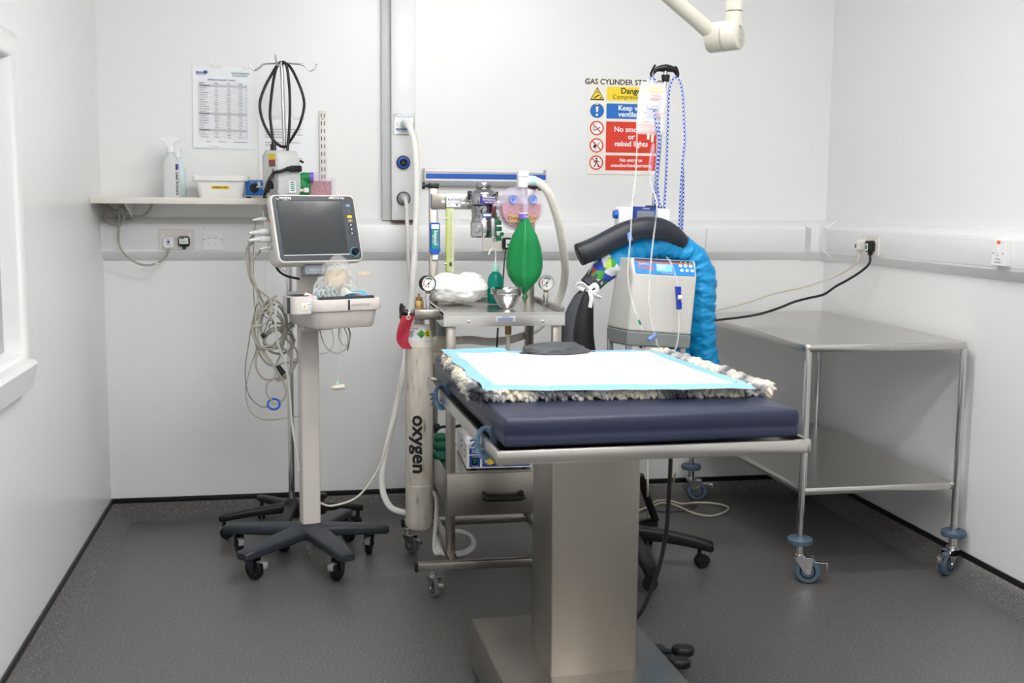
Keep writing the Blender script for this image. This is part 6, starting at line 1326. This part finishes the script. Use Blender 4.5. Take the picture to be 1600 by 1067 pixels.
# absorbent pad
pq = [loc(PZ(x, y, ZM+.040)) for x, y in ((754, 606), (1180, 603), (1022, 547), (692, 548))]
pq[2].y = min(pq[2].y, MLn+.0); pq[3].y = min(pq[3].y, MLn+.0)
pbil = lambda u, v: (pq[0]*(1-u)+pq[1]*u)*(1-v)+(pq[3]*(1-u)+pq[2]*u)*v
def padf(u, v):
    p = pbil(u, v); w_ = .006*noise.noise(V((u*4, v*4, 3)))+.003*noise.noise(V((u*11, v*11, 1))); edge = -.006*(max(0, .06-v)/.06)**2+.010*math.exp(-((v-1)/.04)**2)*(.5+.5*math.sin(u*7))*(u < .3)
    return V((p.x+.006*math.sin(v*17)*(u < .02), p.y+.004*math.sin(u*23)*(v < .02), ZM+.040+w_*.7+edge))
bw, bh = .032/MWd*1.3, .060/MLn*1.15
b = MB(TO); b.grid(padf, 56, 48, th=.0022, mfn=lambda u, v: 1 if (u < bw or u > 1-bw or v < bh or v > 1-bh) else 0)
one(b, 'absorbent_pad', [m_pad, m_padb], 'white absorbent pad with pale blue border on the fleece', 'pad', ang=80)
# grey sandbag at the far edge
c = PZ(862, 549, ZM+.045); cl = loc(c)
b = MB(TO @ Matrix.Translation((cl.x, min(cl.y, MLn-.02), ZM+.046)) @ Matrix.Rotation(R(3), 4, 'Z'))
b.sph((0, 0, 0), (.128, .06, .030), 26, fn=lambda q: (1+.22*noise.noise(q*1.7+V((2, 5, 1)))+.10*noise.noise(q*5))*(1-.22*max(0, -q.x-.3))); b.box((.135, 0, -.010), (.04, .02, .010), .004)
one(b, 'sandbag', m_sand, 'dark grey sandbag lying across the far end of the white pad', 'sandbag', ang=70)
# pale blue ties round the left rail
for x, y, yl, lab in ((690, 612, 0, 'pale blue tie tape at the far end of the table rail'), (744, 660, 0, 'pale blue tie tape nearest the viewer on the table rail')):
    q = loc(PX(x, y, (TO @ V((-.026, MLn*.5, 0))).x)); yy = max(.1, min(MLn-.05, q.y))
    b = MB(TO @ Matrix.Translation((-.012, yy, (zf0+zf1)/2)))
    b.tube([(.022*math.cos(k)-.002, 0, .038*math.sin(k)) for k in [2*math.pi*i/14 for i in range(15)]], .0028, 8, 3, flat=4.0)
    for dx, dz in ((-.016, -.012), (-.020, .004), (-.014, -.03)): b.tube([(-.022, -.004, 0), (-.022+dx*.5, -.008, dz*.5+.008), (-.022+dx, .004, dz)], .002, 6, 4, flat=2.5)
    one(b, 'tie_tape', mat('pale_blue_tape', '#64809c', .4), lab, 'tie tape', 'pale blue ties on the table rail')
b = MB(); b.tube(PP((1048, 716, 3.2), (1046, 760, 3.2), (1041, 830, 3.2), (1030, 885, 3.2), (1014, 930, 3.2), (1000, 958, 3.2)) + [PZ(985, 975, .16)], .0065, 10); one(b, 'power_cable', m_black, 'thick black cable hanging beside the operating table column', 'cable')

# ------------------------------------------------------------------ steel side table on the right
ZS = .905
sx0_, sx1_ = 1.832, 2.492; sy0_, sy1_ = 3.93, 5.18
st = thing('steel_table', 'two-tier stainless steel table on blue-grey castors against the right wall', 'table', ((sx0_+sx1_)/2, (sy0_+sy1_)/2, 0))
b = MB(); L = [[(x, y, z) for x, y in rrect(sx1_-sx0_-d, sy1_-sy0_-d, .022, 4, (sx0_+sx1_)/2, (sy0_+sy1_)/2)] for d, z in ((.004, ZS-.028), (0, ZS-.026), (0, ZS-.004), (.005, ZS), (.03, ZS))]
b.loft(L); b.build('table_top', m_steelh, st, ang=50)
zsh = P(1400, 757, 3.95).z
b = MB(); b.loft([[(x, y, z) for x, y in rrect(sx1_-sx0_-.03-d, sy1_-sy0_-.03-d, .006, 3, (sx0_+sx1_)/2, (sy0_+sy1_)/2)] for d, z in ((.002, zsh-.026), (0, zsh-.024), (0, zsh-.003), (.004, zsh), (.03, zsh))]); b.build('shelf', m_steelh, st, ang=50)
for (x, y, fr__) in ((sx0_+.013, sy0_+.013, 1), (sx1_-.013, sy0_+.013, 1), (sx0_+.013, sy1_-.013, 0), (sx1_-.013, sy1_-.013, 0)):
    b = MB(); b.cyl((x, y, .165), (x, y, ZS-.02), .0128, n=22); lg = b.build('leg', m_chrome, st)
    b = MB(); b.lathe([(.014, .148), (.044, .150), (.047, .156), (.047, .168), (.043, .173), (.014, .174)], (x, y, 0), n=36); b.build('bumper', m_bluegrey, lg)
    castor(st, x, y, R(-25) if x < 2 else R(-150), .048, .150, m_bluegrey, m_bluehub, m_chrome, .030, True)
for x in (sx0_+.034,):
    b = MB(); b.cyl((x, sy0_+.035, zsh), (x, sy0_+.035, ZS-.02), .008, n=16); b.build('brace_tube', m_chrome, st)

# ------------------------------------------------------------------ right wall: socket, plugs, cables, fused switch
fw = lambda x, y, X=XR-.0545: frame(P(x, y, 1) if False else PX(x, y, X), (0, -1, 0), (0, 0, 1))
rs = socket(fw(1363, 383), 'double_socket', 'double wall socket on the right wall trunking')
def plugR(x, y, m_, lab):
    T = fw(x, y); b = MB(T); b.prism(rrect(.046, .05, .012), .008, .040, 0, bev=.005); b.prism([(-.007, -.022), (.007, -.022), (.005, -.038), (-.005, -.038)], .012, .030, 0, bev=.001); b.quad(-.014, -.018, .014, .012, .0405, 1); b.quad(-.008, -.012, .008, .006, .0408, 2)
    one(b, 'plug', [m_, m_paper, m_greend], lab, 'plug'); return T @ V((0, -.036, .02))
w0 = plugR(1350, 383, m_offw, 'cream plug with green label in the right wall socket'); k0 = plugR(1367, 385, m_black, 'black plug with green label in the right wall socket')
b = MB(); b.tube([w0]+[V(p) for p in PP((1338, 411, 4.75), (1315, 427, 4.85), (1290, 437, 4.9), (1262, 447, 4.9), (1240, 452, 4.88), (1205, 460, 4.8), (1170, 472, 4.7), (1120, 485, 4.5), (1095, 490, 4.42))], .0038, 8); one(b, 'power_cable', m_cablec, 'thin cream cable sagging from the right wall socket towards the blue hose', 'cable')
b = MB(); b.tube([k0]+[V(p) for p in PP((1358, 412, 4.66), (1344, 425, 4.7), (1325, 437, 4.75), (1305, 448, 4.8), (1287, 460, 4.8), (1262, 466, 4.78), (1240, 472, 4.75), (1215, 482, 4.70), (1185, 491, 4.65), (1155, 496, 4.55), (1120, 500, 4.45), (1095, 505, 4.38))], .0055, 8); one(b, 'power_cable', m_black, 'thick black cable sagging from the right wall socket towards the blue hose', 'cable')
T = fw(1570, 395, XR-.0545); sw = thing('fused_switch', 'white fused switch with red neon at the right end of the trunking', 'switch', T @ V((0, -.045, 0)))
b = MB(T); b.prism(rrect(.078, .092, .003), 0, .026, bev=.002)
for xx in (-.029, .029): b.lathe([(.0035, 0), (.003, .001), (.0002, .0012)], (xx, -.002, .026), n=12, mi=1)
b.text('FUSE BOX', 0, -.034, .0085, 2, z=.0268); b.quad(-.014, -.023, .014, -.021, .0266, 2); b.build('plate', [m_white, m_brass, m_inkd], sw)
b = MB(T); b.box((.0, .006, .028), (.014, .028, .008), .001); b.build('rocker', m_white, sw)
b = MB(T); b.box((.0, .037, .026), (.018, .012, .003), .001); b.build('neon', m_neon, sw)

# ------------------------------------------------------------------ cream cables on the floor beyond the column
GC = 'cream cables trailing on the floor'
one(MB().tube(PP((1012, 715, 4.3), (1012, 770, 4.3))+[PZ(1011, 806, .004), PZ(1000, 815, .004)], .0045, 8), 'floor_cable', m_cablec, 'cream cable dropping straight to the floor behind the column', 'cable', GC)
one(MB().tube(PP((1060, 715, 4.4), (1053, 750, 4.45))+[PZ(x, y, .005) for x, y in ((1040, 783), (1018, 790), (1000, 797), (985, 802))], .0045, 8), 'floor_cable', m_cablec, 'cream cable dropping to the floor left of the far castor', 'cable', GC)
one(MB().tube([PZ(x, y, .010) for x, y in ((990, 801), (1010, 793), (1025, 783), (1045, 782), (1065, 787), (1090, 785), (1120, 787), (1138, 793), (1130, 801), (1110, 806), (1085, 802), (1062, 792), (1045, 786), (1028, 787), (1012, 797))], .0045, 8), 'floor_cable', m_cablec, 'cream cable lying in a long loop on the floor towards the steel table', 'cable', GC)
one(MB().tube([PZ(x, y, .003) for x, y in ((1020, 797), (1040, 800), (1070, 798), (1090, 790), (1060, 794))], .002, 6), 'floor_cable', m_black, 'thin dark wire on the floor beside the cream cable loop', 'cable')

# ------------------------------------------------------------------ ceiling lamp arm
YL = 3.05
la = thing('lamp_arm', 'ivory jointed arm of a ceiling lamp at the top of the picture', 'lamp arm', V((P(1140, 0, YL).x, YL, ZC)))
j0, j1 = P(1107, 60, YL+.04), P(1156, 54, YL-.02); ax = (j1-j0).normalized()
rj = .040
b = MB(); b.lathe([(.0, -.002), (rj-.003, 0), (rj, .004), (rj, (j1-j0).length*.50)], j0, ax, 40); b.build('joint', m_arm, la, ang=50)
b = MB(); b.lathe([(rj-.002, (j1-j0).length*.50), (rj-.002, (j1-j0).length*.53)], j0, ax, 40); b.build('joint_gap', m_grey, la)
b = MB(); b.lathe([(rj, (j1-j0).length*.53), (rj, (j1-j0).length-.003), (rj-.003, (j1-j0).length), (0, (j1-j0).length+.001)], j0, ax, 40)
jc = b.build('joint_cap', m_arm, la, ang=50)
b = MB(frame(j1+ax*.0015, ax.cross(V((0, 0, 1)))*-1, (0, 0, 1))); b.ring(0, .002, .017, .0155, .0004, 0); b.text('hanaulux' if False else 'Mach', 0, .002, .009, 0, z=.0006); b.quad(-.006, -.020, .006, -.017, .0006, 0); b.build('maker_mark', m_grey, jc)
jm = j0.lerp(j1, .80); b = MB(); b.cyl(jm+V((0, 0, rj*.6)), jm+V((0, 0, rj+.022)), .0215, .021); b.cyl(jm+V((0, 0, rj+.022)), jm+V((0, 0, rj+.025)), .0195, mi=1); b.cyl(jm+V((0, 0, rj+.025)), (jm.x, jm.y, ZC-.02), .0225); b.cyl((jm.x, jm.y, ZC-.03), (jm.x, jm.y, ZC), .07); b.build('drop_tube', [m_arm, m_orange if False else mat('rust_gap', '#7b5a48', .6)], la)
b = MB(); s0 = j0.lerp(j1, .25); s1 = P(1052, 0, YL-.03); d = s1-s0; b.cyl(s0, s0+d*.12, .0215, .0205, 26); b.cyl(s0+d*.12, s0+d*3.2, .0205, .0205, 26); b.sph(s0+d*3.2, .03, 12); b.build('spring_arm', m_arm, la)
